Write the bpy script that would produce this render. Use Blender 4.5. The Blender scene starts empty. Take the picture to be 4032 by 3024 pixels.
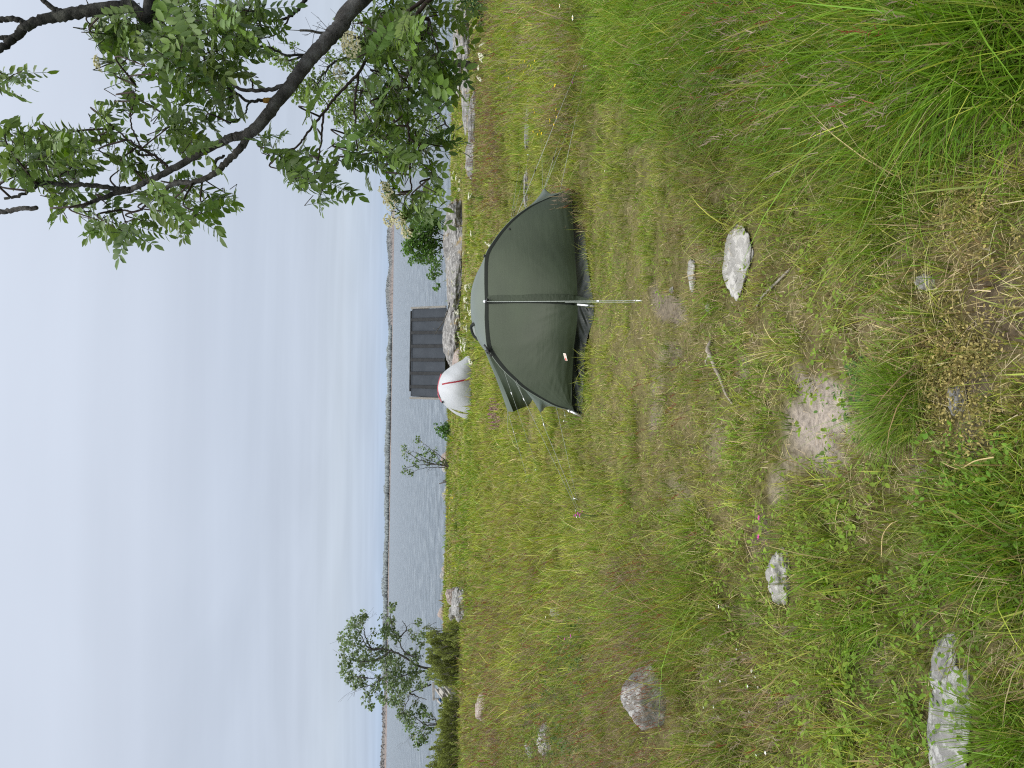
import bpy, math, random
import numpy as np
from mathutils import Vector, Matrix

random.seed(7)
RNG = np.random.default_rng(7)
scene = bpy.context.scene
COL = scene.collection
rad = math.radians

# ------------------------------------------------------------------ camera
# the photograph was taken with the phone on its side: world-up points to the left edge of the frame
F, CX, CY = 3029.0, 2016.0, 1512.0
PITCH, ROLL = rad(9.04), rad(0.88)
CAM = np.array([0.0, 0.0, 4.0])
R0 = np.array([1.0, 0, 0])
D0 = np.array([0, -math.sin(PITCH), -math.cos(PITCH)])
FW = np.array([0, math.cos(PITCH), -math.sin(PITCH)])
IX = D0 * math.cos(ROLL) + R0 * math.sin(ROLL)
IU = R0 * math.cos(ROLL) - D0 * math.sin(ROLL)
cam_d = bpy.data.cameras.new('camera')
cam = bpy.data.objects.new('camera', cam_d)
COL.objects.link(cam)
cam_d.sensor_fit = 'HORIZONTAL'
cam_d.sensor_width = 36.0
cam_d.lens = F / 4032 * 36
cam_d.clip_start = 0.05
cam_d.clip_end = 20000
M = Matrix(((IX[0], IU[0], -FW[0], CAM[0]), (IX[1], IU[1], -FW[1], CAM[1]), (IX[2], IU[2], -FW[2], CAM[2]), (0, 0, 0, 1)))
cam.matrix_world = M
scene.camera = cam


def ray(X, Y):
    return FW + IX * ((X - CX) / F) + IU * ((CY - Y) / F)


def P(X, Y, y):
    d = ray(X, Y)
    return CAM + d * (y / d[1])


def proj(p):
    q = np.asarray(p) - CAM
    dep = np.maximum(q @ FW, 1e-3)
    return CX + F * (q @ IX) / dep, CY - F * (q @ IU) / dep


# ------------------------------------------------------------------ noise
_T = np.random.default_rng(3).random((8, 256, 256))


def vnoise(x, y, s=0):
    x = np.asarray(x, float); y = np.asarray(y, float)
    xi = np.floor(x).astype(int); yi = np.floor(y).astype(int)
    fx = x - xi; fy = y - yi
    fx = fx * fx * (3 - 2 * fx); fy = fy * fy * (3 - 2 * fy)
    t = _T[s % 8]
    a = t[xi & 255, yi & 255]; b = t[(xi + 1) & 255, yi & 255]
    c = t[xi & 255, (yi + 1) & 255]; d = t[(xi + 1) & 255, (yi + 1) & 255]
    return (a * (1 - fx) + b * fx) * (1 - fy) + (c * (1 - fx) + d * fx) * fy


def fbm(x, y, o=4, s=0):
    r = 0; a = 0.5; n = 0
    for i in range(o):
        r = r + a * vnoise(x * 2 ** i + 17 * i, y * 2 ** i + 31 * i, s + i); n += a; a *= 0.5
    return r / n


def sstep(a, b, x):
    t = np.clip((x - a) / (b - a), 0, 1)
    return t * t * (3 - 2 * t)


def lin(r, g, b):
    f = lambda c: (c / 255 / 12.92) if c / 255 <= 0.04045 else ((c / 255 + 0.055) / 1.055) ** 2.4
    return (f(r), f(g), f(b))


# ------------------------------------------------------------------ terrain height
_py = np.array([-12, 0, 1.6, 4, 7.2, 12, 18, 25, 33, 40, 43.5, 47, 51, 56, 66, 90])
_ph = np.array([1.4, 1.54, 1.57, 1.72, 1.93, 2.2, 2.48, 2.75, 3.0, 3.15, 3.32, 3.7, 4.05, 4.6, 6.0, 8.0])
_fy = np.linspace(-12, 90, 2041)
_fh = np.interp(_fy, _py, _ph)
_k = np.exp(-0.5 * (np.arange(-30, 31) / 12.0) ** 2); _k /= _k.sum()
_fh = np.convolve(np.pad(_fh, 30, mode='edge'), _k, 'valid')


def height(x, y):
    x = np.asarray(x, float); y = np.asarray(y, float)
    ys = y + np.where(y > 38, 1, 0) * (fbm(x * 0.16 + 5, y * 0.05, 3, 2) - 0.5) * 5 * sstep(38, 44, y)
    h = np.interp(ys, _fy, _fh)
    n = (fbm(x * 0.35, y * 0.35, 3, 1) - 0.5) * 0.14 * sstep(1, 12, y) + (fbm(x * 2.1, y * 2.1, 3, 4) - 0.5) * 0.07
    return 4.0 - h + n


def Gv(X, Y):
    """where the sight line of each pixel meets the ground"""
    X = np.atleast_1d(np.asarray(X, float)); Y = np.atleast_1d(np.asarray(Y, float))
    d = FW[None] + IX[None] * ((X - CX) / F)[:, None] + IU[None] * ((CY - Y) / F)[:, None]
    lo = np.full(len(X), 1.0); hi = np.full(len(X), 70.0); done = np.zeros(len(X), bool)
    for t in np.exp(np.linspace(0, math.log(70), 170)):
        p = CAM + d * t
        b = (p[:, 2] < height(p[:, 0], p[:, 1])) & ~done
        hi[b] = t; done |= b
        lo[~done] = t
    for _ in range(12):
        m = (lo + hi) / 2
        p = CAM + d * m[:, None]
        b = p[:, 2] < height(p[:, 0], p[:, 1])
        hi = np.where(b, m, hi); lo = np.where(b, lo, m)
    p = CAM + d * hi[:, None]
    p[:, 2] = height(p[:, 0], p[:, 1])
    return p


def G(X, Y):
    return Gv([X], [Y])[0]


# ------------------------------------------------------------------ materials
def new_mat(name):
    m = bpy.data.materials.new(name)
    m.use_nodes = True
    nt = m.node_tree
    for n in list(nt.nodes):
        nt.nodes.remove(n)
    out = nt.nodes.new('ShaderNodeOutputMaterial')
    return m, nt, out


def N(nt, t, **kw):
    n = nt.nodes.new('ShaderNode' + t)
    for k, v in kw.items():
        if k in n.inputs:
            n.inputs[k].default_value = v
        else:
            setattr(n, k, v)
    return n


def ramp(nt, stops):
    n = nt.nodes.new('ShaderNodeValToRGB')
    cr = n.color_ramp
    while len(cr.elements) < len(stops):
        cr.elements.new(0.5)
    for e, (p, c) in zip(cr.elements, stops):
        e.position = p; e.color = (c[0], c[1], c[2], 1)
    return n


def mat_leaf(name, attr='col', trans=0.35, rough=0.5, spec=0.3, vary=0.0, under=None):
    """blade or leaf: colour from the mesh, part of the light passes through"""
    m, nt, out = new_mat(name)
    a = N(nt, 'Attribute', attribute_name=attr)
    c = a.outputs['Color']
    if under is not None:
        g = N(nt, 'NewGeometry')
        mx = N(nt, 'Mix', data_type='RGBA')
        nt.links.new(g.outputs['Backfacing'], mx.inputs[0])
        nt.links.new(c, mx.inputs[6])
        um = N(nt, 'Mix', data_type='RGBA'); um.inputs[0].default_value = 0.4
        nt.links.new(c, um.inputs[6]); um.inputs[7].default_value = (*under, 1)
        nt.links.new(um.outputs[2], mx.inputs[7])
        c = mx.outputs[2]
    b = N(nt, 'BsdfPrincipled', Roughness=rough)
    b.inputs['Specular IOR Level'].default_value = spec
    nt.links.new(c, b.inputs['Base Color'])
    t = N(nt, 'BsdfTranslucent')
    hs = N(nt, 'HueSaturation', Saturation=1.15, Value=1.15)
    nt.links.new(c, hs.inputs['Color'])
    nt.links.new(hs.outputs[0], t.inputs['Color'])
    mix = N(nt, 'MixShader'); mix.inputs[0].default_value = trans
    nt.links.new(b.outputs[0], mix.inputs[1]); nt.links.new(t.outputs[0], mix.inputs[2])
    nt.links.new(mix.outputs[0], out.inputs[0])
    return m


def mat_noise(name, c1, c2, scale=8, rough=0.7, bump=0.3, bscale=None, detail=6, c3=None, dist=0.02, spec=0.3, stretch=None, metal=0.0):
    m, nt, out = new_mat(name)
    tc = N(nt, 'TexCoord')
    v = tc.outputs['Object']
    if stretch:
        mp = N(nt, 'Mapping'); mp.inputs['Scale'].default_value = stretch
        nt.links.new(v, mp.inputs[0]); v = mp.outputs[0]
    n1 = N(nt, 'TexNoise', Scale=scale, Detail=detail, Roughness=0.62)
    nt.links.new(v, n1.inputs['Vector'])
    st = [(0.32, c1), (0.66, c2)] if c3 is None else [(0.3, c1), (0.52, c2), (0.68, c3)]
    r = ramp(nt, st)
    nt.links.new(n1.outputs[0], r.inputs[0])
    b = N(nt, 'BsdfPrincipled', Roughness=rough, Metallic=metal)
    b.inputs['Specular IOR Level'].default_value = spec
    nt.links.new(r.outputs[0], b.inputs['Base Color'])
    if bump:
        n2 = N(nt, 'TexNoise', Scale=bscale or scale * 3, Detail=8, Roughness=0.65)
        nt.links.new(v, n2.inputs['Vector'])
        bp = N(nt, 'Bump', Strength=bump, Distance=dist)
        nt.links.new(n2.outputs[0], bp.inputs['Height'])
        nt.links.new(bp.outputs[0], b.inputs['Normal'])
    nt.links.new(b.outputs[0], out.inputs[0])
    return m


def mat_plain(name, c, rough=0.5, spec=0.4, metal=0.0, var=0.12, scale=30):
    return mat_noise(name, tuple(x * (1 - var) for x in c), tuple(min(1, x * (1 + var)) for x in c), scale, rough, 0.05, None, 4, None, 0.005, spec, None, metal)


# ------------------------------------------------------------------ mesh helpers
def mesh_tris(name, V, T, col=None):
    me = bpy.data.meshes.new(name)
    V = np.asarray(V, np.float32).reshape(-1, 3); T = np.asarray(T, np.int32).reshape(-1, 3)
    me.vertices.add(len(V)); me.vertices.foreach_set('co', V.ravel())
    me.loops.add(T.size); me.loops.foreach_set('vertex_index', T.ravel())
    me.polygons.add(len(T)); me.polygons.foreach_set('loop_start', np.arange(0, T.size, 3, dtype=np.int32))
    me.update(calc_edges=True)
    if col is not None:
        a = me.color_attributes.new('col', 'FLOAT_COLOR', 'POINT')
        c = np.ones((len(V), 4), np.float32); c[:, :3] = col
        a.data.foreach_set('color', c.ravel())
    return me


def mesh_py(name, V, Fs, smooth=True):
    me = bpy.data.meshes.new(name)
    me.from_pydata([tuple(map(float, v)) for v in V], [], [tuple(map(int, f)) for f in Fs])
    me.update()
    if smooth:
        me.polygons.foreach_set('use_smooth', [True] * len(me.polygons))
    return me


def merge_mb(me_v, me_t, me_c, mb, col=(.05, .045, .04)):
    """adds the tubes of an MB to a leaf mesh; returns arrays and the index of the first tube face"""
    T = []
    for f in mb.F:
        for k in range(1, len(f) - 1): T.append((f[0], f[k], f[k + 1]))
    T = np.array(T) + len(me_v)
    return np.vstack([me_v, np.array(mb.V)]), np.vstack([me_t, T]), np.vstack([me_c, np.tile(np.array(col), (len(mb.V), 1))]), len(me_t)


def crown(name, v, t, c, leafmat, extra, parent, smooth=False):
    """leaves and the fine twigs that carry them, one mesh; extra: list of (MB, material)"""
    cuts = []
    for mb, m in extra:
        v, t, c, k = merge_mb(v, t, c, mb); cuts.append((k, m))
    me = mesh_tris(name, v, t, c)
    o = link(name, me, leafmat, parent)
    mi = np.zeros(len(t), np.int32)
    for j, (k, m) in enumerate(cuts):
        me.materials.append(m); mi[k:] = j + 1
    me.polygons.foreach_set('material_index', mi)
    if smooth: me.polygons.foreach_set('use_smooth', [True] * len(me.polygons))
    return o


def link(name, me, mat=None, parent=None):
    o = bpy.data.objects.new(name, me)
    COL.objects.link(o)
    if mat is not None and me is not None:
        me.materials.append(mat)
    if parent is not None:
        o.parent = parent
        o.matrix_parent_inverse = Matrix.Translation(-Vector(parent.location))
    return o


def tag(o, label, cat=None, group=None, kind=None):
    o['label'] = label
    if cat: o['category'] = cat
    if group: o['group'] = group
    if kind: o['kind'] = kind
    return o


def thing(name, loc, label, cat, group=None):
    o = bpy.data.objects.new(name, None)
    COL.objects.link(o)
    o.empty_display_size = 0.1
    o.location = tuple(map(float, loc))
    return tag(o, label, cat, group)


def crom(pts, n=8):
    """Catmull-Rom resample of a polyline"""
    p = np.asarray(pts, float)
    if len(p) < 3:
        t = np.linspace(0, 1, n + 1)[:, None]
        return p[0] * (1 - t) + p[-1] * t
    e = np.vstack([2 * p[0] - p[1], p, 2 * p[-1] - p[-2]])
    out = []
    for i in range(1, len(e) - 2):
        a, b, c, d = e[i - 1], e[i], e[i + 1], e[i + 2]
        for t in np.linspace(0, 1, n, endpoint=False):
            out.append(0.5 * ((2 * b) + (-a + c) * t + (2 * a - 5 * b + 4 * c - d) * t * t + (-a + 3 * b - 3 * c + d) * t ** 3))
    out.append(p[-1])
    return np.array(out)


def resample(pts, n):
    p = np.asarray(pts, float)
    s = np.r_[0, np.cumsum(np.linalg.norm(np.diff(p, axis=0), axis=1))]
    t = np.linspace(0, s[-1], n)
    return np.stack([np.interp(t, s, p[:, k]) for k in range(p.shape[1])], 1)


class MB:
    """collects shapes for one mesh"""
    def __init__(self):
        self.V = []; self.F = []; self.n = 0

    def add(self, V, Fs):
        self.V.extend([tuple(map(float, v)) for v in V])
        self.F.extend([tuple(int(i) + self.n for i in f) for f in Fs]); self.n += len(V)

    def tube(self, pts, rr, k=6, cap=True, rough=0.0):
        p = np.asarray(pts, float); m = len(p)
        rr = np.full(m, rr, float) if np.isscalar(rr) else np.interp(np.linspace(0, 1, m), np.linspace(0, 1, len(rr)), rr)
        tg = np.gradient(p, axis=0); tg /= np.maximum(np.linalg.norm(tg, axis=1, keepdims=True), 1e-9)
        u = np.cross(tg[0], [0.3, 0.5, 0.81]); u /= np.linalg.norm(u)
        V = []
        for i in range(m):
            u = u - tg[i] * (u @ tg[i]); u /= max(np.linalg.norm(u), 1e-9)
            w = np.cross(tg[i], u)
            for j in range(k):
                a = 2 * math.pi * j / k
                q = rr[i] * (1 + (random.uniform(-rough, rough) if rough else 0))
                V.append(p[i] + (u * math.cos(a) + w * math.sin(a)) * q)
        Fs = [(i * k + j, i * k + (j + 1) % k, (i + 1) * k + (j + 1) % k, (i + 1) * k + j) for i in range(m - 1) for j in range(k)]
        if cap:
            Fs += [tuple(range(k - 1, -1, -1)), tuple(range((m - 1) * k, m * k))]
        self.add(V, Fs)

    def grid(self, g):
        g = np.asarray(g, float); a, b = g.shape[:2]
        self.add(g.reshape(-1, 3), [(i * b + j, i * b + j + 1, (i + 1) * b + j + 1, (i + 1) * b + j) for i in range(a - 1) for j in range(b - 1)])

    def board(self, a, b, w, t, up=(0, 0, 1)):
        """plank from a to b, w wide across `up`-perpendicular, t thick along up"""
        a = np.asarray(a, float); b = np.asarray(b, float)
        d = b - a; d /= np.linalg.norm(d)
        up = np.asarray(up, float); s = np.cross(d, up); s /= np.linalg.norm(s); u = np.cross(s, d)
        V = [q + s * (w / 2 * i) + u * (t / 2 * j) for q in (a, b) for i, j in ((-1, -1), (1, -1), (1, 1), (-1, 1))]
        self.add(V, [(3, 2, 1, 0), (4, 5, 6, 7), (0, 1, 5, 4), (1, 2, 6, 5), (2, 3, 7, 6), (3, 0, 4, 7)])

    def build(self, name, mat, parent=None, smooth=True, bevel=0):
        o = link(name, mesh_py(name, self.V, self.F, smooth), mat, parent)
        if bevel:
            md = o.modifiers.new('bevel', 'BEVEL'); md.width = bevel; md.segments = 2; md.limit_method = 'ANGLE'
        return o


# ------------------------------------------------------------------ sky and light
world = bpy.data.worlds.new("World")
scene.world = world
world.use_nodes = True
wt = world.node_tree
for n in list(wt.nodes):
    wt.nodes.remove(n)
wo = wt.nodes.new('ShaderNodeOutputWorld')
SUN_EL, SUN_AZ = rad(58), rad(215)     # azimuth clockwise from +Y
sky = wt.nodes.new('ShaderNodeTexSky')
sky.sky_type = 'NISHITA'; sky.sun_disc = False
sky.sun_elevation = SUN_EL; sky.sun_rotation = SUN_AZ
bg1 = wt.nodes.new('ShaderNodeBackground'); bg1.inputs[1].default_value = 0.1
wt.links.new(sky.outputs[0], bg1.inputs[0])
tc = wt.nodes.new('ShaderNodeTexCoord')
nrm = wt.nodes.new('ShaderNodeVectorMath'); nrm.operation = 'NORMALIZE'
wt.links.new(tc.outputs['Generated'], nrm.inputs[0])
sep = wt.nodes.new('ShaderNodeSeparateXYZ'); wt.links.new(nrm.outputs[0], sep.inputs[0])


def wmath(op, a, b=None):
    n = wt.nodes.new('ShaderNodeMath'); n.operation = op
    for i, v in enumerate((a, b)):
        if v is None: continue
        if isinstance(v, (int, float)): n.inputs[i].default_value = v
        else: wt.links.new(v, n.inputs[i])
    return n.outputs[0]


zc = wmath('MAXIMUM', sep.outputs[2], 0.0)
# cloud layer seen in perspective: direction projected on a flat ceiling
den = wmath('ADD', zc, 0.07)
px = wmath('DIVIDE', sep.outputs[0], den); py = wmath('DIVIDE', sep.outputs[1], den)
cmb = wt.nodes.new('ShaderNodeCombineXYZ'); wt.links.new(px, cmb.inputs[0]); wt.links.new(py, cmb.inputs[1])
cn = wt.nodes.new('ShaderNodeTexNoise'); cn.inputs['Scale'].default_value = 0.55; cn.inputs['Detail'].default_value = 5; cn.inputs['Roughness'].default_value = 0.5
cn.inputs['Distortion'].default_value = 0.6
wt.links.new(cmb.outputs[0], cn.inputs['Vector'])
cn2 = wt.nodes.new('ShaderNodeTexNoise'); cn2.inputs['Scale'].default_value = 2.2; cn2.inputs['Detail'].default_value = 4
mp2 = wt.nodes.new('ShaderNodeMapping'); mp2.inputs['Scale'].default_value = (0.10, 0.8, 1); mp2.inputs['Rotation'].default_value = (0, 0, -0.015)
wt.links.new(cmb.outputs[0], mp2.inputs[0]); wt.links.new(mp2.outputs[0], cn2.inputs['Vector'])
el = ramp(wt, [(0.0, lin(180, 200, 226)), (0.02, lin(188, 203, 224)), (0.06, lin(197, 208, 223)), (0.1, lin(196, 206, 222)), (0.18, lin(198, 208, 224)),
               (0.30, lin(208, 217, 232)), (0.43, lin(217, 226, 241)), (0.60, (1.55, 1.57, 1.6)), (0.85, (2.7, 2.7, 2.68)), (1.0, (3.1, 3.08, 3.02))])
wt.links.new(zc, el.inputs[0])
mot = wmath('ADD', wmath('MULTIPLY', wmath('SUBTRACT', cn.outputs[0], 0.5), 0.26), wmath('MULTIPLY', wmath('SUBTRACT', cn2.outputs[0], 0.5), 0.20))
mot = wmath('ADD', mot, 1.03)
cm = wt.nodes.new('ShaderNodeVectorMath'); cm.operation = 'SCALE'
wt.links.new(el.outputs[0], cm.inputs[0]); wt.links.new(mot, cm.inputs['Scale'])
bg2 = wt.nodes.new('ShaderNodeBackground'); bg2.inputs[1].default_value = 1.0
wt.links.new(cm.outputs[0], bg2.inputs[0])
mxs = wt.nodes.new('ShaderNodeMixShader'); mxs.inputs[0].default_value = 0.93   # almost complete cloud cover
wt.links.new(bg1.outputs[0], mxs.inputs[1]); wt.links.new(bg2.outputs[0], mxs.inputs[2])
wt.links.new(mxs.outputs[0], wo.inputs[0])

sun_d = bpy.data.lights.new('sun', 'SUN'); sun_d.energy = 1.5; sun_d.angle = rad(22); sun_d.color = (1.0, 0.96, 0.9)
sun = bpy.data.objects.new('sun', sun_d); COL.objects.link(sun)
sdir = Vector((math.sin(SUN_AZ) * math.cos(SUN_EL), math.cos(SUN_AZ) * math.cos(SUN_EL), math.sin(SUN_EL)))
sun.rotation_euler = (-sdir).to_track_quat('-Z', 'Y').to_euler()
sun.location = (0, -5, 30)
scene.view_settings.view_transform = 'Standard'
scene.view_settings.look = 'None'
scene.view_settings.exposure = 0
scene.cycles.use_denoising = False
scene.cycles.filter_width = 1.15
scene.cycles.max_bounces = 6
scene.cycles.transparent_max_bounces = 8

exec_parts = True

# ------------------------------------------------------------------ ground zones
# centre X, Y, radius X, Y as the ground is seen from the camera spot; weights lush, straw, brown, yellow-green; extra height
ZONES = [
    (3000, 60, 850, 380, 2.4, 0, 0, .8, .12), (3950, 120, 500, 300, 3.0, 0, 0, .3, .16), (3000, 600, 700, 230, 1.0, .15, 0, .8, .04),
    (2430, 1150, 130, 520, .2, .3, 0, 1.6, -.015), (2900, 1450, 420, 560, 0, .75, .3, .3, -.022), (3600, 1350, 280, 300, 0, 1.2, .2, .5, 0),
    (3880, 1080, 190, 260, 0, 1.5, .9, .2, 0), (3900, 2050, 260, 330, 2.2, 0, 0, .3, .02), (3500, 2400, 450, 380, .9, .2, .1, .3, .03),
    (2420, 2450, 420, 480, .6, .25, .45, .55, .11), (1960, 2620, 120, 480, .3, .2, 1.1, .6, .11), (2060, 1900, 170, 380, .2, .1, .1, 1.6, 0),
    (1850, 2000, 30, 480, 1.7, 0, 0, .8, .05), (3050, 2850, 420, 330, .2, .4, .7, .2, .05), (2110, 300, 90, 330, .4, .2, .1, 1.6, .12),
    (1935, 380, 36, 420, 0, .3, 1.8, 0, .12), (2270, 250, 60, 270, 0, 1.0, .8, .2, .1), (2000, 120, 60, 220, .8, 0, 0, .8, .15),
    (2285, 830, 50, 120, 0, .5, 1.2, .2, .12), (2080, 2450, 110, 330, .3, .2, .4, 1.2, .1), (2150, 2000, 250, 300, .2, .2, .1, .9, .03), (1890, 1900, 40, 420, .3, .1, .2, 1.2, .03), (3870, 2800, 200, 320, .9, .4, 0, .8, -.008),
    (1960, 1500, 60, 420, .3, .1, .3, 1.0, .05), (3550, 600, 350, 300, 1.0, .2, 0, .5, .04), (2225, 450, 45, 110, 0, .2, 1.8, 0, .08), (2160, 60, 60, 160, 0, 1.0, .4, .4, .12),
]
# bare soil and worn places: X, Y, rx, ry, strength, tone (0 pale, 1 dark)
SOIL = [(3235, 1660, 95, 110, 1.0, 0), (3205, 1830, 85, 130, 1.0, 0), (3880, 1090, 130, 190, .75, 1), (3120, 2020, 60, 70, .45, .2), (2600, 1190, 70, 55, .7, .6),
        (2600, 1560, 45, 110, .55, .5), (3560, 1760, 55, 60, .5, .3), (3790, 1560, 70, 190, .6, .7), (2900, 1520, 40, 90, .5, .3), (2640, 1410, 40, 70, .5, .5),
        (3830, 520, 110, 120, .5, .4), (3330, 1560, 60, 90, .4, .3), (2800, 1780, 40, 90, .3, .4), (3700, 2720, 60, 330, .7, .8), (2990, 2190, 60, 130, .75, .9),
        (2750, 900, 60, 60, .4, .3), (2650, 2100, 60, 120, .3, .3), (3600, 2330, 60, 60, .35, .3), (3400, 2560, 60, 90, .3, .4)]


def zone(x, y):
    x = np.asarray(x, float); y = np.asarray(y, float)
    X, Y = proj(np.stack([x, y, height(x, y)], -1))
    wx = (fbm(x * 1.3, y * 1.3, 3, 5) - .5); wy = (fbm(x * 1.3 + 50, y * 1.3, 3, 6) - .5)
    Xw = X + wx * 260 * np.clip((X - 1700) / 1500, .06, 1); Yw = Y + wy * 520 * np.clip((X - 1500) / 1500, .3, 1)
    n1 = fbm(x * 0.9, y * 0.9, 4, 0); n2 = fbm(x * 2.3 + 9, y * 2.3, 4, 3); n3 = fbm(x * 4.5, y * 4.5 + 3, 3, 2)
    w = np.stack([.2 + 2.2 * np.maximum(n2 - .5, 0) * 2, .2 + 2.6 * np.maximum(n3 - .52, 0) * 2, .1 + 1.3 * np.maximum(n1 - .53, 0) * 2, .6 + 0 * x, .45 + 1.8 * np.maximum(.46 - n2, 0) * 2], -1)
    h = .055 + .20 * np.maximum(n2 - .46, 0)
    for (a, b, ra, rb, l, s, br, ye, hh) in ZONES:
        g = np.exp(-((Xw - a) / ra) ** 2 - ((Yw - b) / rb) ** 2)
        w[..., 0] += g * l; w[..., 1] += g * s; w[..., 2] += g * br; w[..., 3] += g * ye
        h = h + g * hh
    h = h + .07 * sstep(6, 16, y)
    soil = np.zeros_like(x); tone = np.zeros_like(x)
    for (a, b, ra, rb, st, to) in SOIL:
        q = np.sqrt(((Xw - a) / ra) ** 2 + ((Yw - b) / rb) ** 2)
        g = st * (1 - sstep(.65, 1.2, q + (n3 - .5) * .7))
        tone = np.where(g > soil, to, tone); soil = np.maximum(soil, g)
    return X, Y, w, np.clip(h, .035, .5), soil, tone


# ------------------------------------------------------------------ the ground sheet
def build_ground():
    rows, cols = 620, 420
    t = np.linspace(0, 1, rows)
    y = -3.2 + 0.7 * ((68 / 0.7) ** t - 1) * 1.0
    y = np.interp(t, [0, .06, 1], [-3.2, 1.0, 0]) if False else np.r_[np.linspace(-6, 1.2, 40), 1.2 * (64 / 1.2) ** np.linspace(0, 1, rows - 39)[1:]]
    rows = len(y)
    u = np.linspace(-1, 1, cols)
    Yg, U = np.meshgrid(y, u, indexing='ij')
    Xg = U * (0.85 * np.maximum(Yg, 0) + 3.5)
    _, _, w, h, soil, tone = zone(Xg, np.maximum(Yg, .9))
    Z = height(Xg, Yg) + (fbm(Xg * 9, Yg * 9, 3, 1) - .5) * .025 - soil * .015
    Vt = np.stack([Xg, Yg, Z], -1).reshape(-1, 3)
    i = np.arange(rows - 1)[:, None] * cols + np.arange(cols - 1)[None, :]
    T = np.concatenate([np.stack([i, i + 1, i + cols + 1], -1).reshape(-1, 3), np.stack([i, i + cols + 1, i + cols], -1).reshape(-1, 3)])
    wn = w / w.sum(-1, keepdims=True)
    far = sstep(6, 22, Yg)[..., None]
    pal = np.array([(.075, .11, .02), (.26, .205, .11), (.15, .11, .06), (.165, .17, .045), (.10, .105, .032)])
    c = wn @ pal
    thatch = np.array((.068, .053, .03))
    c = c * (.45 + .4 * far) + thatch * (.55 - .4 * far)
    n = fbm(Xg * 6, Yg * 6, 4, 6)[..., None]
    c = c * (.7 + .6 * n)
    pale, dark = np.array((.27, .235, .205)), np.array((.085, .066, .05))
    sc = pale * (1 - tone[..., None]) + dark * tone[..., None]
    c = c * (1 - soil[..., None]) + sc * (.8 + .4 * n) * soil[..., None]
    sh = sstep(41, 45, Yg)[..., None]     # stony shore
    c = c * (1 - sh) + sh * (np.array((.15, .11, .075)) * (.6 + .9 * fbm(Xg * 1.5, Yg * 1.5, 4, 2)[..., None]))
    me = mesh_tris('meadow', Vt, T, c.reshape(-1, 3))
    me.polygons.foreach_set('use_smooth', [True] * len(me.polygons))
    m, nt, out = new_mat('soil_and_thatch')
    a = N(nt, 'Attribute', attribute_name='col')
    tcn = N(nt, 'TexCoord')
    n1 = N(nt, 'TexNoise', Scale=38, Detail=8, Roughness=.7)
    nt.links.new(tcn.outputs['Object'], n1.inputs['Vector'])
    r = ramp(nt, [(.3, (.45, .42, .38)), (.5, (1, 1, 1)), (.72, (1.5, 1.45, 1.35))])
    nt.links.new(n1.outputs[0], r.inputs[0])
    mu = N(nt, 'Mix', data_type='RGBA', blend_type='MULTIPLY'); mu.inputs[0].default_value = 1
    nt.links.new(a.outputs['Color'], mu.inputs[6]); nt.links.new(r.outputs[0], mu.inputs[7])
    b = N(nt, 'BsdfPrincipled', Roughness=.95); b.inputs['Specular IOR Level'].default_value = .1
    nt.links.new(mu.outputs[2], b.inputs['Base Color'])
    n2 = N(nt, 'TexNoise', Scale=70, Detail=6)
    nt.links.new(tcn.outputs['Object'], n2.inputs['Vector'])
    bp = N(nt, 'Bump', Strength=.8, Distance=.012)
    nt.links.new(n2.outputs[0], bp.inputs['Height']); nt.links.new(bp.outputs[0], b.inputs['Normal'])
    nt.links.new(b.outputs[0], out.inputs[0])
    tag(link('meadow_ground', me, m), 'uneven meadow ground with thatch and bare soil sloping to the sea', kind='structure')


build_ground()


# ------------------------------------------------------------------ the sea
def build_sea():
    S = 9000
    me = mesh_py('sea', [(-S, 20, 0), (S, 20, 0), (S, S, 0), (-S, S, 0)], [(0, 1, 2, 3)], False)
    m, nt, out = new_mat('sea_water')
    tcn = N(nt, 'TexCoord')
    mp = N(nt, 'Mapping'); mp.inputs['Scale'].default_value = (.5, 1.0, 1)
    nt.links.new(tcn.outputs['Object'], mp.inputs[0])
    n1 = N(nt, 'TexNoise', Scale=1.3, Detail=5, Roughness=.6); nt.links.new(mp.outputs[0], n1.inputs['Vector'])
    mp2 = N(nt, 'Mapping'); mp2.inputs['Scale'].default_value = (.55, .30, 1); mp2.inputs['Rotation'].default_value = (0, 0, .12)
    nt.links.new(tcn.outputs['Object'], mp2.inputs[0])
    n2 = N(nt, 'TexNoise', Scale=1.0, Detail=5, Roughness=.62, Distortion=.3); nt.links.new(mp2.outputs[0], n2.inputs['Vector'])
    ad = N(nt, 'Math', operation='ADD'); nt.links.new(n1.outputs[0], ad.inputs[0])
    ml = N(nt, 'Math', operation='MULTIPLY'); ml.inputs[1].default_value = 2.6
    nt.links.new(n2.outputs[0], ml.inputs[0]); nt.links.new(ml.outputs[0], ad.inputs[1])
    bp = N(nt, 'Bump', Strength=1.0, Distance=.55)
    nt.links.new(ad.outputs[0], bp.inputs['Height'])
    r = ramp(nt, [(.36, (.045, .065, .078)), (.5, (.085, .11, .13)), (.66, (.165, .195, .215))]); nt.links.new(n2.outputs[0], r.inputs[0])  # light and dark of the ripple reflections painted into the water colour
    b = N(nt, 'BsdfPrincipled', Roughness=.16, IOR=1.33)
    nt.links.new(r.outputs[0], b.inputs['Base Color']); nt.links.new(bp.outputs[0], b.inputs['Normal'])
    nt.links.new(b.outputs[0], out.inputs[0])
    tag(link('sea', me, m), 'rippled grey blue sea reaching to the far islands', kind='structure')


build_sea()


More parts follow.
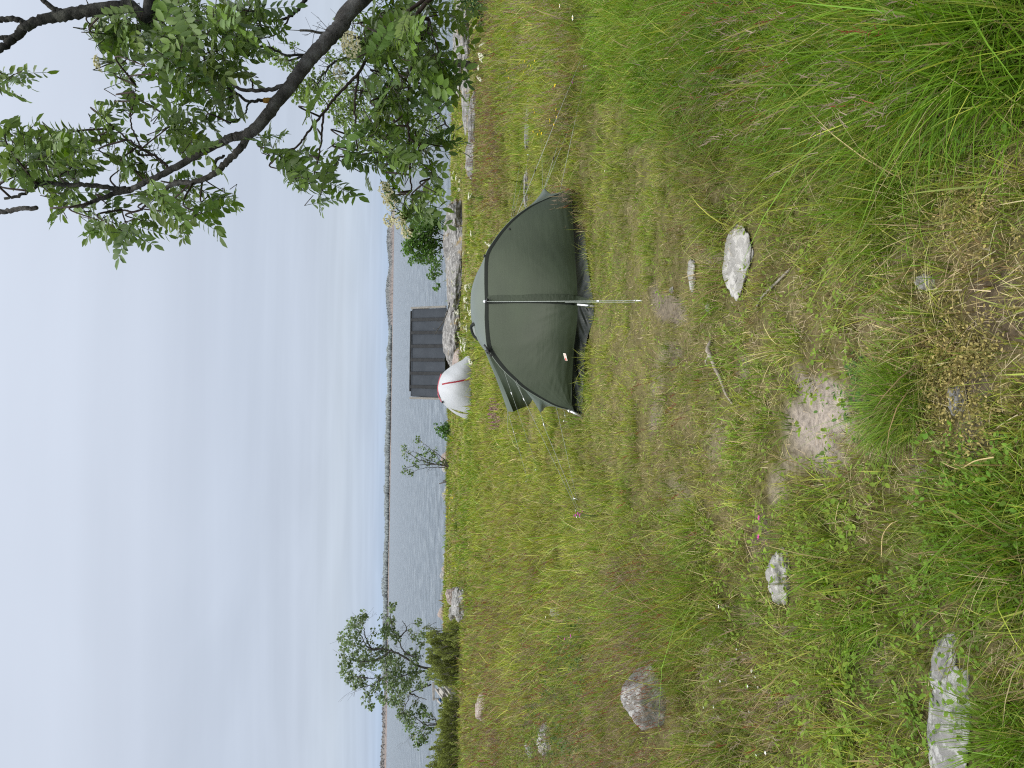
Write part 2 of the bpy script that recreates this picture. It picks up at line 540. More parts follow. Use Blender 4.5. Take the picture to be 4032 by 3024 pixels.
# ------------------------------------------------------------------ far islands
def island(name, label, flabel, prof, y0, ext, rock, wood, trees, tree_h, seed):
    """prof: (Y, X of the skyline, X of the waterline)"""
    rg = np.random.default_rng(seed)
    prof = np.array(prof, float)
    n = 260
    Ys = np.linspace(prof[0, 0], prof[-1, 0], n)
    Xt = np.interp(Ys, prof[:, 0], prof[:, 1])
    Vt = []; C = []
    tops = []
    for k, (Y, X) in enumerate(zip(Ys, Xt)):
        q = P(X, Y, y0 + 60)
        top = max(q[2] - min(trees, 1.0) * tree_h * .8, 3.0) * (1 + .15 * (rg.random() - .5))
        x = q[0]
        tops.append((x, top))
        for (dy, f, cc) in ((-8, -.05, 0), (0, .02, 0), (12, .11, .1), (30, .6, .75), (60, 1, 1), (120, .9, 1), (240, -.05, 1)):
            Vt.append((x + rg.normal() * .5, y0 + dy + rg.normal() * (2 if 0 < dy < 100 else 0), top * f * (1 + .2 * (rg.random() - .5)) if dy >= 0 else -.5))
            v = .8 + .4 * rg.random()
            C.append(np.array(rock) * (1 - cc) * v + np.array(wood) * cc * v)
    m = 7
    i = np.arange(n - 1)[:, None] * m + np.arange(m - 1)[None, :]
    T = np.concatenate([np.stack([i, i + m, i + m + 1], -1).reshape(-1, 3), np.stack([i, i + m + 1, i + 1], -1).reshape(-1, 3)])
    o = link(name, mesh_tris(name, Vt, T, np.array(C)), MAT_ISLE)
    tag(o, label, kind='structure')
    if trees:
        V = []; T = []; C = []
        nt_ = int(trees * n * 7)
        xs = np.array([a for a, _ in tops]); zs = np.array([b for _, b in tops])
        order = np.argsort(xs); xs = xs[order]; zs = zs[order]
        for k in range(nt_):
            x = rg.uniform(xs[0], xs[-1]); z = np.interp(x, xs, zs)
            if fbm(x * .02, seed, 3, seed) < .22: continue
            y = y0 + rg.uniform(18, 70); f = np.interp(y - y0, [0, 12, 30, 60, 120], [.02, .11, .6, 1, .9])
            hh = tree_h * rg.uniform(.5, 1.15) * (.6 + .8 * fbm(x * .05 + 3, seed, 3, seed)); ww = hh * rg.uniform(.22, .5)
            b = len(V); zb = z * f - .5
            for (fz, fw) in ((.05, .5), (.35, 1), (.7, .6)):
                for j in range(5):
                    a = j * 1.2566 + rg.random()
                    V.append((x + math.cos(a) * ww * fw * rg.uniform(.6, 1.1), y + math.sin(a) * ww * fw, zb + hh * (fz + rg.uniform(-.06, .06))))
            V.append((x, y, zb + hh))
            for lv in range(2):
                for j in range(5):
                    p, q2 = b + lv * 5 + j, b + lv * 5 + (j + 1) % 5
                    T += [(p, q2, q2 + 5), (p, q2 + 5, p + 5)]
            for j in range(5):
                T.append((b + 10 + j, b + 10 + (j + 1) % 5, b + 15))
            v = rg.uniform(.6, 1.3)
            C += [np.array(wood) * v] * 16
        tag(link('island_forest', mesh_tris('forest', V, T, np.array(C)), MAT_ISLE), flabel, 'forest', kind='stuff')


def _isle_mat():
    m, nt, out = new_mat('hazed_far_land')
    a = N(nt, 'Attribute', attribute_name='col')
    d = N(nt, 'BsdfDiffuse'); nt.links.new(a.outputs['Color'], d.inputs[0]); nt.links.new(d.outputs[0], out.inputs[0])
    return m


MAT_ISLE = _isle_mat()  # distance haze is put into the land colours, greyed and blued
za = lambda b, a, s: (650 + b / 1.508, 1450 + a / 1.508, 1450 + s / 1.508)
zb = lambda b, a, s: (1600 + b / 1.165, 1300 + a / 1.165, 1300 + s / 1.165)
island('far_hill', 'low bare far hill across the water on the right', 'scrub covering the far right hill',
       [za(255, 150, 152), za(290, 134, 152), za(330, 125, 152), za(380, 112, 152), za(450, 108, 152), za(520, 117, 152), za(600, 122, 152), za(680, 108, 152), za(750, 103, 152), za(850, 109, 152), za(930, 118, 151), za(980, 123, 150), za(1060, 132, 149), za(1120, 140, 148)],
       1500, 0, (.19, .16, .15), (.15, .165, .172), .5, 2.4, 11)
island('far_island', 'long low wooded far island in the middle of the horizon', 'dark trees lining the long middle far island',
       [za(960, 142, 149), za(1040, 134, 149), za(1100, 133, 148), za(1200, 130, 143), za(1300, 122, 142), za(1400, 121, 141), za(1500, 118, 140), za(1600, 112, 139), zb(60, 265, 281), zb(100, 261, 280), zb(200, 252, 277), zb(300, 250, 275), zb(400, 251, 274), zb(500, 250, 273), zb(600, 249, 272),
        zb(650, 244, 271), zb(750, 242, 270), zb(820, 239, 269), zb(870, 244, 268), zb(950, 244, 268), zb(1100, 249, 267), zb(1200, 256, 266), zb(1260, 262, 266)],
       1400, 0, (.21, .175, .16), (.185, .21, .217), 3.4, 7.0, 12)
island('far_skerry', 'bare pinkish brown far skerry at the left end of the horizon', 'thin scrub on the left far skerry',
       [zb(1190, 264, 266), zb(1260, 252, 266), zb(1300, 254, 265), zb(1350, 246, 264), zb(1400, 240, 262), zb(1500, 240, 261), zb(1600, 234, 259), zb(1659, 230, 258), zb(1900, 222, 255), zb(2100, 236, 252)],
       1300, 0, (.21, .175, .165), (.15, .148, .145), .3, 3, 13)


# ------------------------------------------------------------------ rocks
def mat_rock(name, c1, c2, lichen, dark=(.07, .07, .065), yellow=0.0, sc=1.0):
    m, nt, out = new_mat(name)
    tcn = N(nt, 'TexCoord')
    n1 = N(nt, 'TexNoise', Scale=6 * sc, Detail=8, Roughness=.65); nt.links.new(tcn.outputs['Object'], n1.inputs['Vector'])
    r1 = ramp(nt, [(.35, c1), (.65, c2)]); nt.links.new(n1.outputs[0], r1.inputs[0])
    n2 = N(nt, 'TexNoise', Scale=14 * sc, Detail=9, Roughness=.72, Distortion=.8); nt.links.new(tcn.outputs['Object'], n2.inputs['Vector'])
    r2 = ramp(nt, [(.5, (0, 0, 0)), (.57, (1, 1, 1))]); nt.links.new(n2.outputs[0], r2.inputs[0])
    m1 = N(nt, 'Mix', data_type='RGBA'); nt.links.new(r2.outputs[0], m1.inputs[0]); nt.links.new(r1.outputs[0], m1.inputs[6]); m1.inputs[7].default_value = (*lichen, 1)
    n3 = N(nt, 'TexNoise', Scale=9 * sc, Detail=9, Roughness=.75); n3.inputs['Vector'].default_value = (3, 1, 2)
    mp = N(nt, 'Mapping'); mp.inputs['Location'].default_value = (7, 3, 5); nt.links.new(tcn.outputs['Object'], mp.inputs[0]); nt.links.new(mp.outputs[0], n3.inputs['Vector'])
    r3 = ramp(nt, [(.56, (0, 0, 0)), (.66, (1, 1, 1))]); nt.links.new(n3.outputs[0], r3.inputs[0])
    m2 = N(nt, 'Mix', data_type='RGBA'); nt.links.new(r3.outputs[0], m2.inputs[0]); nt.links.new(m1.outputs[2], m2.inputs[6]); m2.inputs[7].default_value = (*dark, 1)
    c = m2.outputs[2]
    if yellow:
        n4 = N(nt, 'TexNoise', Scale=4 * sc, Detail=7, Roughness=.7); mp2 = N(nt, 'Mapping'); mp2.inputs['Location'].default_value = (1, 8, 2)
        nt.links.new(tcn.outputs['Object'], mp2.inputs[0]); nt.links.new(mp2.outputs[0], n4.inputs['Vector'])
        r4 = ramp(nt, [(.62 - yellow * .1, (0, 0, 0)), (.68 - yellow * .08, (.8, .8, .8))]); nt.links.new(n4.outputs[0], r4.inputs[0])
        m3 = N(nt, 'Mix', data_type='RGBA'); nt.links.new(r4.outputs[0], m3.inputs[0]); nt.links.new(c, m3.inputs[6]); m3.inputs[7].default_value = (.24, .17, .06, 1)
        c = m3.outputs[2]
    b = N(nt, 'BsdfPrincipled', Roughness=.85); b.inputs['Specular IOR Level'].default_value = .25
    nt.links.new(c, b.inputs['Base Color'])
    bp = N(nt, 'Bump', Strength=.7, Distance=.02 / sc)
    nt.links.new(n2.outputs[0], bp.inputs['Height']); nt.links.new(bp.outputs[0], b.inputs['Normal'])
    nt.links.new(b.outputs[0], out.inputs[0])
    return m


ROCK_GREY = mat_rock('grey_granite', (.16, .158, .153), (.25, .247, .24), (.36, .36, .35), yellow=.0)
ROCK_WHITE = mat_rock('pale_rock', (.22, .215, .202), (.32, .312, .295), (.42, .41, .39), (.10, .093, .08))
ROCK_PINK = mat_rock('pinkish_granite', (.22, .172, .15), (.29, .235, .21), (.34, .31, .285), (.12, .1, .09))
ROCK_SHORE = mat_rock('shore_bedrock', (.11, .108, .104), (.20, .195, .187), (.29, .285, .275), (.06, .056, .052), .6, .35)


def rock_mesh(name, sx, sy, sz, seed, sub=5, amp=.28, ang=.0, freq=1.6, step=0.0):
    rg = np.random.default_rng(seed)
    import bmesh
    bm = bmesh.new()
    bmesh.ops.create_icosphere(bm, subdivisions=sub, radius=1)
    off = rg.random(3) * 20
    from mathutils import noise as nz
    cut = [(Vector(rg.normal(size=3)).normalized(), rg.uniform(.55, .85)) for _ in range(9)]
    for v in bm.verts:
        d = v.co.normalized()
        k = 1.0
        for nn, dd in cut:
            e = d.dot(nn)
            if e > .05: k = min(k, dd / e + .02)
        q = Vector((d.x + off[0], d.y + off[1], d.z + off[2]))
        k *= 1 + amp * nz.noise(q * freq) + amp * .5 * nz.noise(q * freq * 2.7) + amp * .22 * nz.noise(q * freq * 7) + amp * .08 * nz.noise(q * freq * 18)
        v.co = Vector((d.x * k * sx, d.y * k * sy, d.z * k * sz))
    if ang:
        bmesh.ops.rotate(bm, verts=bm.verts, cent=(0, 0, 0), matrix=Matrix.Rotation(ang, 3, 'Z'))
    me = bpy.data.meshes.new(name)
    bm.to_mesh(me); bm.free()
    me.polygons.foreach_set('use_smooth', [True] * len(me.polygons))
    return me


ROCK_FOOT = []   # seen footprint used to keep grass off the stone


def rock(X, Y, w, hgt, dep, mat, label, seed, sink=.35, ang=0., name='rock', cat='rock', group=None, loc=None, amp=.28, foot=True, sub=5):
    """w, dep, hgt in metres; base point from the ground under X, Y"""
    g = np.array(loc) if loc is not None else G(X, Y)
    o = link(name, rock_mesh(name, w / 2, dep / 2, hgt / 2 / (1 - sink), seed, sub, amp, ang), mat)
    hz = hgt / 2 / (1 - sink)
    o.location = (g[0], g[1], g[2] + hgt - hz)
    tag(o, label, cat, group)
    if foot: ROCK_FOOT.append((g[0], g[1] - dep * .2 - .02 - hgt * .35, w / 2 * (.95 if w > .45 else .82), dep / 2 * (1.15 if w > .45 else .9) + .02 + hgt * .35))
    return o


rock(2912, 1030, .37, .038, .30, ROCK_WHITE, 'flat white angular rock lying in the short grass in front of the tent', 3, .3, .1, amp=.2)
rock(2730, 1085, .19, .03, .10, ROCK_WHITE, 'small narrow pale stone between the tent and the flat white rock', 5, .3, .05, name='stone', cat='stone')
rock(2650, 1140, .05, .025, .05, ROCK_GREY, 'tiny stone at the edge of the worn patch below the tent guy line', 6, .3, 0, name='stone', cat='stone', foot=False)
rock(2790, 1210, .06, .02, .05, ROCK_WHITE, 'tiny pale stone left of the flat white rock', 8, .3, 0, name='stone', cat='stone', foot=False)
rock(2596, 2765, .50, .25, .36, ROCK_GREY, 'rounded grey boulder with lichen half sunk in tall grass on the left', 27, .35, .1, name='boulder', cat='boulder', amp=.09)
rock(1922, 2775, .82, .34, .6, ROCK_PINK, 'rounded pinkish boulder in the meadow below the junipers', 9, .3, 0, name='boulder', cat='boulder', amp=.14)
rock(3085, 2275, .25, .075, .16, ROCK_WHITE, 'pale greenish broken stone with a dark hollow above it', 14, .35, .15)
rock(3752, 2880, .50, .045, .15, ROCK_GREY, 'long flat grey bedrock slab in the left foreground grass', 15, .3, -.12, name='bedrock_slab', cat='rock', amp=.2)
rock(3725, 2600, .24, .03, .075, ROCK_GREY, 'narrow tapering grey slab running on from the long bedrock slab', 16, .3, -.25, name='bedrock_slab', cat='rock', amp=.22)
rock(3662, 1112, .055, .05, .045, ROCK_WHITE, 'small upright white stone in the worn right foreground', 17, .3, .4, name='stone', cat='stone')
rock(3780, 1570, .085, .045, .05, ROCK_GREY, 'mottled stone in bare soil among yellowish herbs', 18, .35, .1, name='stone', cat='stone')
rock(2165, 2915, .42, .16, .2, ROCK_WHITE, 'whitish stone among grey herbs at the far left of the meadow', 19, .35, 0)
rock(2100, 2950, .26, .13, .2, ROCK_GREY, 'grey stone behind the whitish stone at the far left of the meadow', 23, .35, 0)
rock(2205, 2411, .13, .12, .12, ROCK_WHITE, 'small pale stone hidden in grass below the white flower', 20, .35, 0, name='stone', cat='stone')
rock(1826, 2380, 1.5, .42, .8, ROCK_GREY, 'long grey lichen covered rock beside the first juniper', 31, .3, .0)
rock(1808, 2340, .75, .55, .5, ROCK_PINK, 'pink wedge shaped rock behind the long grey rock', 32, .3, .3)
rock(1796, 2400, .5, .3, .4, ROCK_WHITE, 'pale block at the shore edge right of the junipers', 33, .3, .0)
rock(1793, 2425, .45, .3, .4, ROCK_WHITE, 'pale block at the shore nearest the junipers', 34, .3, .0)
# exposed bedrock by the shed and to the right of it
def outcrop(Xa, Ya, y, w, h, d, label, seed, sink=.35, mat=ROCK_SHORE, amp=.2):
    q = P(Xa, Ya, y); z = float(height(q[0], q[1])) - .15
    return rock(0, 0, w, h, d, mat, label, seed, sink, 0, 'rock_outcrop', 'rock', None, (q[0], q[1], z), amp, foot=True, sub=6)


outcrop(1790, 985, 34.5, 5.2, .95, 4.0, 'long grey bedrock outcrop under the leafy bush right of the shed', 41)
outcrop(1790, 1290, 35.5, 3.9, .85, 3.0, 'fractured grey bedrock in front of the dark shed roof', 42)
outcrop(1800, 1440, 33.5, 1.5, .5, 1.2, 'reddish rock beside the white tent', 43, mat=ROCK_PINK)
outcrop(1852, 480, 27, 2.6, .34, 1.2, 'dark grey bedrock in the grass behind the right guy lines', 44)
outcrop(1850, 640, 27.5, 2.2, .40, 1.2, 'flat layered bedrock below the hanging leaves on the right', 45)
outcrop(1838, 380, 31, 3.6, .42, 2, 'orange streaked bedrock by the water near the slim tree trunk', 46)
outcrop(1822, 150, 36, 6, .6, 3, 'pale bedrock shore at the far right behind the tree', 47)
outcrop(1850, 150, 31, 3.0, .6, 2, 'rusty lichen bedrock right of the slim tree trunk', 48)
q_ = G(2085, 480)
rock(0, 0, 1.1, .09, .35, ROCK_SHORE, 'worn flat rock strip in the grass right of the tent', 49, .4, 0, 'rock', 'rock', None, q_, .2)
q_ = G(2075, 760)
rock(0, 0, .8, .08, .3, ROCK_SHORE, 'flat orange stained rock just behind the tent corner', 50, .4, 0, 'rock', 'rock', None, q_, .2)
# stones along the waterline
rg = np.random.default_rng(5)
for k in range(16):
    Yp = [2260, 2290, 2310, 2350, 2390, 2430, 2470, 1800, 1835, 1950, 2060, 2120, 2180, 2230, 2500, 1700][k]
    x = (CY - Yp) / F * 46.5
    y = 45.2 + rg.uniform(-.8, 1.2); s = rg.uniform(.25, .7)
    rock(0, 0, s * 1.3, s * .7, s, [ROCK_GREY, ROCK_PINK, ROCK_WHITE][k % 3], 'shore stone at the waterline along the left bay', 60 + k, .3, rg.random(), 'shore_stone', 'stone',
         'stones along the waterline', (x, y, float(height(x, y)) - .05), .25, False, 3)


# ------------------------------------------------------------------ fabrics
def mat_fabric(name, c, trans=.12, rough=.42, spec=.35, sheen=.15, wr=.0, wscale=(14, 14, 14), var=.1):
    m, nt, out = new_mat(name)
    tcn = N(nt, 'TexCoord')
    n0 = N(nt, 'TexNoise', Scale=3.0, Detail=3); nt.links.new(tcn.outputs['Object'], n0.inputs['Vector'])
    r = ramp(nt, [(.3, tuple(x * (1 - var) for x in c)), (.7, tuple(x * (1 + var) for x in c))]); nt.links.new(n0.outputs[0], r.inputs[0])
    b = N(nt, 'BsdfPrincipled', Roughness=rough); b.inputs['Specular IOR Level'].default_value = spec
    b.inputs['Sheen Weight'].default_value = sheen; b.inputs['Sheen Roughness'].default_value = .5
    nt.links.new(r.outputs[0], b.inputs['Base Color'])
    weave = N(nt, 'TexNoise', Scale=420, Detail=2); nt.links.new(tcn.outputs['Object'], weave.inputs['Vector'])
    mp = N(nt, 'Mapping'); mp.inputs['Scale'].default_value = wscale; nt.links.new(tcn.outputs['Object'], mp.inputs[0])
    n1 = N(nt, 'TexNoise', Scale=1.0, Detail=3, Roughness=.5); nt.links.new(mp.outputs[0], n1.inputs['Vector'])
    b1 = N(nt, 'Bump', Strength=.12, Distance=.001); nt.links.new(weave.outputs[0], b1.inputs['Height'])
    b2 = N(nt, 'Bump', Strength=1.0, Distance=.008 * wr + 1e-5); nt.links.new(n1.outputs[0], b2.inputs['Height']); nt.links.new(b1.outputs[0], b2.inputs['Normal'])
    nt.links.new(b2.outputs[0], b.inputs['Normal'])
    t = N(nt, 'BsdfTranslucent'); nt.links.new(r.outputs[0], t.inputs[0]); nt.links.new(b2.outputs[0], t.inputs['Normal'])
    mx = N(nt, 'MixShader'); mx.inputs[0].default_value = trans
    nt.links.new(b.outputs[0], mx.inputs[1]); nt.links.new(t.outputs[0], mx.inputs[2]); nt.links.new(mx.outputs[0], out.inputs[0])
    return m


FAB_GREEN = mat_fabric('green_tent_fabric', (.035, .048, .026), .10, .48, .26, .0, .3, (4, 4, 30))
FAB_ROOF = mat_fabric('skylit_green_fabric', (.066, .090, .064), .10, .40, .45, .12, .3, (5, 5, 5))  # lighter copy of the tent green, sky sheen put into its colour
FAB_DARK = mat_fabric('dark_green_webbing', (.008, .011, .008), .02, .7, .15, .0)
FAB_SKIRT = mat_fabric('dark_skirt_fabric', (.020, .025, .022), .08, .42, .4, .0, .6, (30, 6, 12))
FAB_MESH = mat_fabric('grey_ventilation_mesh', (.075, .085, .08), .3, .5, .35, .1, .4, (20, 20, 20))
FAB_WHITE = mat_fabric('white_tent_fabric', (.54, .56, .59), .25, .5, .3, .1, .6, (6, 6, 14), .03)
FAB_RED = mat_fabric('red_tent_webbing', (.30, .03, .045), .05, .6, .3, .05)
METAL = mat_plain('aluminium', (.72, .73, .74), .35, .5, .7, .05)
CORD = mat_plain('pale_guy_cord', (.34, .37, .34), .7, .2)
BLACKP = mat_plain('black_plastic', (.012, .012, .013), .4, .4)


def fold(a, b, n=0.0):
    return a


# ------------------------------------------------------------------ the green dome tent
tb = G(2343, 1215)
TENT = thing('dome_tent', (tb[0], tb[1] + .9, tb[2]), 'olive green dome tent pitched on the grass with guy lines pegged out on all sides', 'tent')
yc = tb[1]                      # depth of the front peg corner
LF = np.array(P(2296, 1643, yc + .62)); LF[2] = float(height(LF[0], LF[1])) + .0
RF = np.array(P(2284, 745, yc + .85)); RF[2] = float(height(RF[0], RF[1])) + .02
CF = np.array(tb); CF[2] += .015
# arc over the front, from the left foot to the right foot (X, Y, depth behind the peg corner)
arc_px = [(2296, 1643, .62), (2245, 1615, .66), (2188, 1599, .70), (2125, 1567, .75), (2063, 1529, .80), (2028, 1499, .83), (1982, 1456, .87), (1952, 1420, .90),
          (1930, 1388, .92), (1919, 1366, .93), (1914, 1331, .94), (1911, 1291, .95), (1909, 1250, .955), (1910, 1201, .96), (1908, 1091, .97), (1912, 1010, .99),
          (1938, 959, .98), (1986, 896, .97), (2034, 850, .95), (2089, 812, .93), (2144, 786, .91), (2199, 764, .89), (2240, 750, .87), (2284, 742, .85)]
ARC = resample(crom([P(a, b, yc + c) for a, b, c in arc_px], 10), 121)
ARC[0] = LF; ARC[-1] = RF
kc = int(np.argmin(np.linalg.norm(ARC - P(1910, 1192, yc + .96), axis=1)))     # brow centre
BC = ARC[kc]
base_l = resample(crom([CF, G(2336, 1255), P(2312, 1331, yc + .30), P(2302, 1400, yc + .37), P(2298, 1494, yc + .47), P(2295, 1580, yc + .56), LF], 8), 61)
base_r = resample(crom([CF, G(2331, 1146), P(2318, 1073, yc + .22), P(2306, 962, yc + .42), P(2300, 856, yc + .62), RF], 8), 61)
seam_px_l = [(2276, 1203, .16), (2270, 1290, .26), (2261, 1358, .34), (2256, 1440, .42), (2252, 1510, .50), (2252, 1585, .58), (2262, 1622, .62)]
seam_px_r = [(2276, 1195, .16), (2270, 1090, .20), (2262, 980, .38), (2257, 900, .50), (2253, 830, .62), (2250, 780, .72), (2246, 754, .82)]
seam_l = resample(crom([P(a, b, yc + c) for a, b, c in seam_px_l], 8), 61)
seam_r = resample(crom([P(a, b, yc + c) for a, b, c in seam_px_r], 8), 61)
up_l = resample(ARC[kc:0:-1][:int(kc * .985)], 61)
up_r = resample(ARC[kc:][:int((121 - kc) * .985)], 61)


def panel(seam, up, bulge, seed, wr):
    n, m = 61, 36
    g = np.zeros((n, m, 3))
    for i in range(n):
        t = i / (n - 1)
        for j in range(m):
            s = j / (m - 1)
            q = seam[i] * (1 - s) + up[i] * s
            b = bulge * (1 - t) ** .8 * 4 * s * (1 - s) * (1.25 - .5 * s)
            q = q + np.array([0, -b, b * .12])
            # fine wrinkles fanning from the peg corner and along the lower seam
            L = np.linalg.norm(q - seam[0]); a = math.atan2(q[2] - seam[0][2], abs(q[0] - seam[0][0]) + 1e-3)
            wv = (vnoise(a * 34, L * 1.3 + seed, 2) - .5) * .012 * math.exp(-L * 1.6) + (vnoise(L * 2 + seed, q[2] * 46, 3) - .5) * wr * (1 - s) ** 2 * sstep(.15, .5, t)
            wv = float(wv) + (float(vnoise(t * 3 + seed, s * 60, 4)) - .5) * .007 * float(sstep(.45, .7, t) * (1 - sstep(.9, 1, t))) * (1 if seed == 1 else .2)
            q[1] -= wv * (0 if s in (0,) else 1)
            g[i, j] = q
    return g


def grid_part(name, g, mat, parent=TENT, label=None):
    mb = MB(); mb.grid(g); o = mb.build(name, mat, parent)
    if label: o['label'] = label
    return o


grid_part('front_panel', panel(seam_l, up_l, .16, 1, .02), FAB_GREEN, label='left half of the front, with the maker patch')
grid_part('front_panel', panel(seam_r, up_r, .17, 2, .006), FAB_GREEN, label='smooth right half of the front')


def skirt(base, seam, amp, seed):
    n, m = 61, 12
    nb = 181
    b = resample(base, nb); s_ = resample(seam, nb)
    g = np.zeros((nb, m, 3))
    for i in range(nb):
        for j in range(m):
            s = j / (m - 1)
            q = b[i] * (1 - s) + s_[i] * s
            L = i / nb
            f = (float(vnoise(L * 16 + s * 4.0, seed, 2)) - .5) * amp + (float(vnoise(L * 44 + s * 9, seed + .5, 3)) - .5) * amp * .45
            q = q + np.array([0, f * (1 - abs(2 * s - .9)) - .002 + .05 * math.sin(s * math.pi), 0])
            g[i, j] = q
    return g


grid_part('lower_skirt', skirt(base_l, seam_l, .09, 3), FAB_SKIRT, label='dark pleated left skirt')
grid_part('lower_skirt', skirt(base_r, seam_r, .04, 7), FAB_MESH, label='grey mesh right skirt')

# rear arc and roof
ridge_px = [(1912, 1007, 1.05), (1890, 1058, 1.35), (1872, 1102, 1.55), (1861, 1139, 1.62), (1858, 1179, 1.66), (1862, 1231, 1.65), (1867, 1262, 1.63), (1877, 1296, 1.56), (1892, 1340, 1.45), (1917, 1370, 1.1)]
RIDGE = resample(crom([P(a, b, yc + c) for a, b, c in ridge_px], 8), 61)[::-1]     # left to right
iL = int(np.argmin(np.linalg.norm(ARC - P(1919, 1366, yc + .93), axis=1))); iR = int(np.argmin(np.linalg.norm(ARC - P(1912, 1010, yc + .99), axis=1)))
BROW = resample(ARC[iL:iR + 1], 61)
RLF = LF + np.array([.12, 2.0, 0]); RRF = RF + np.array([-.1, 1.75, 0])
RLF[2] = float(height(RLF[0], RLF[1])); RRF[2] = float(height(RRF[0], RRF[1]))
rear_arc = resample(crom([RLF, RLF * .85 + RRF * .15 + np.array([0, -.05, .5]), RIDGE[4] * .5 + (RIDGE[4] + np.array([0, .9, -.1])) * .5, RIDGE[30] + np.array([0, .75, -.10]), RIDGE[56] * .5 + (RIDGE[56] + np.array([0, .8, -.12])) * .5, RRF * .87 + RLF * .13 + np.array([0, -.05, .5]), RRF], 10), 121)
g = np.zeros((61, 14, 3))
for i in range(61):
    for j in range(14):
        s = j / 13
        q = BROW[i] * (1 - s) + RIDGE[i] * s
        q = q + np.array([0, 0, .05 * math.sin(s * math.pi) * math.sin(i / 60 * math.pi)])
        q[2] += .004
        g[i, j] = q
mb = MB(); mb.grid(g)
rr = resample(rear_arc[22:99], 61)
g2 = np.zeros((61, 10, 3))
for i in range(61):
    for j in range(10):
        s = j / 9
        g2[i, j] = RIDGE[i] * (1 - s) + rr[i] * s + np.array([0, 0, .03 * math.sin(s * math.pi)])
mb.grid(g2)
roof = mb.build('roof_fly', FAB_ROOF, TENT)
md = roof.modifiers.new('weld', 'WELD'); md.merge_threshold = .002
# back wall and the two sides
mb = MB()
gb = np.zeros((121, 8, 3))
flo = np.array([RLF * (1 - t) + RRF * t for t in np.linspace(0, 1, 121)])
for i in range(121):
    for j in range(8):
        s = j / 7
        gb[i, j] = rear_arc[i] * (1 - s) + flo[i] * s + np.array([0, .18 * math.sin(s * math.pi), 0])
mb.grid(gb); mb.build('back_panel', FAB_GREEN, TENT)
for nm, fa, ra in (('left', ARC[:iL + 1], rear_arc[:24]), ('right', ARC[iR:][::-1], rear_arc[97:][::-1])):
    a = resample(fa, 30); b = resample(ra, 30)
    gs = np.zeros((30, 14, 3))
    for i in range(30):
        for j in range(14):
            s = j / 13
            gs[i, j] = a[i] * (1 - s) + b[i] * s + np.array([(.10 if nm == 'left' else -.16) * math.sin(s * math.pi), 0, -.02 * math.sin(s * math.pi)])
    grid_part('side_panel', gs, FAB_GREEN, label='%s side behind the front pole' % nm)

# pole sleeve over the front arc
def sleeve(pts, w, mat, name='pole_sleeve', nrm=(0, -1, .35), off=.012):
    p = np.asarray(pts); n = len(p)
    nr = np.asarray(nrm, float); nr /= np.linalg.norm(nr)
    g = np.zeros((n, 5, 3)); tg = np.gradient(p, axis=0); tg /= np.linalg.norm(tg, axis=1, keepdims=True)
    for i in range(n):
        sd = np.cross(tg[i], nr); sd /= np.linalg.norm(sd)
        for j in range(5):
            a = (j / 4 - .5) * 2
            g[i, j] = p[i] + sd * a * w / 2 + nr * (off * (1 - a * a) + .004)
    return grid_part(name, g, mat)


ctr = np.array([BC[0], 0, 0])
inner = ARC.copy()
for up_, sg in ((up_l, -1), (up_r, 1)):
    n = 61; g = np.zeros((n, 6, 3)); tg = np.gradient(up_, axis=0); tg /= np.linalg.norm(tg, axis=1, keepdims=True)
    for i in range(n):
        t = i / (n - 1)
        inw = np.array([-tg[i][2], 0, tg[i][0]]); inw /= np.linalg.norm(inw)
        if inw @ (np.array([BC[0], 0, CF[2] + .1]) - np.array([up_[i][0], 0, up_[i][2]])) < 0: inw = -inw
        w_ = .058 if t < .8 else .058 - .03 * (t - .8) / .2
        for j in range(6):
            f = j / 5
            g[i, j] = up_[i] + inw * w_ * f + np.array([0, -.010 - (.052 * (1 - t) ** .8 + .006) * f - .008 * math.sin(f * math.pi), .004])
    sl_ = grid_part('pole_sleeve', g, FAB_DARK)
    sl_['label'] = ('left' if sg < 0 else 'right') + ' half of the dark pole sleeve'
mb = MB(); mb.tube(ARC[1:-1], .0085, 6); mb.build('piping', mat_plain('pale_green_piping', (.10, .125, .095), .4), TENT)
# the central pole from the brow to the front peg corner, its flap and the zip band
cen = np.array([panel(seam_l, up_l, .16, 1, .0)[0, j] for j in range(36)])
band = resample(np.vstack([cen[::-1], [CF + np.array([.0, .02, .03])]]), 40)
sleeve(band + np.array([.045, 0, 0]), .095, mat_fabric('ruched_zip_flap', (.027, .037, .021), .05, .55, .18, .0, 1.2, (20, 20, 34)), 'zip_flap', (0, -1, .15), .006)
mb = MB(); mb.tube(band[:34] + np.array([.004, -.014, 0]), .009, 6); mb.build('centre_pole_sleeve', FAB_DARK, TENT)
mb = MB()
mb.tube([P(2274, 1199, yc + .10), P(2340, 1205, yc + .0)], .011, 8); mb.build('pole_end', METAL, TENT)
mb = MB(); mb.tube([P(2243, 1617, yc + .60), P(2292, 1640, yc + .58)], .012, 8); mb.tube([P(2237, 1620, yc + .60), P(2244, 1615, yc + .60)], .016, 8); mb.build('pole_end', METAL, TENT)
mb = MB(); mb.tube([P(2290, 1640, yc + .575), P(2298, 1645, yc + .575)], .022, 8); mb.build('pole_foot', BLACKP, TENT)
mb = MB(); mb.tube([P(2338, 1204, yc - .01), P(2348, 1206, yc - .01)], .016, 8); mb.build('pole_foot', BLACKP, TENT)
mb = MB(); mb.tube([P(1906, 1187, yc + .92), P(1914, 1187, yc + .90)], .017, 8); mb.build('brow_clip', METAL, TENT)
mb = MB(); mb.tube([P(1914, 1190, yc + .89), P(1918, 1184, yc + .87), P(1920, 1176, yc + .86)], .014, 6); mb.build('brow_clip', BLACKP, TENT)
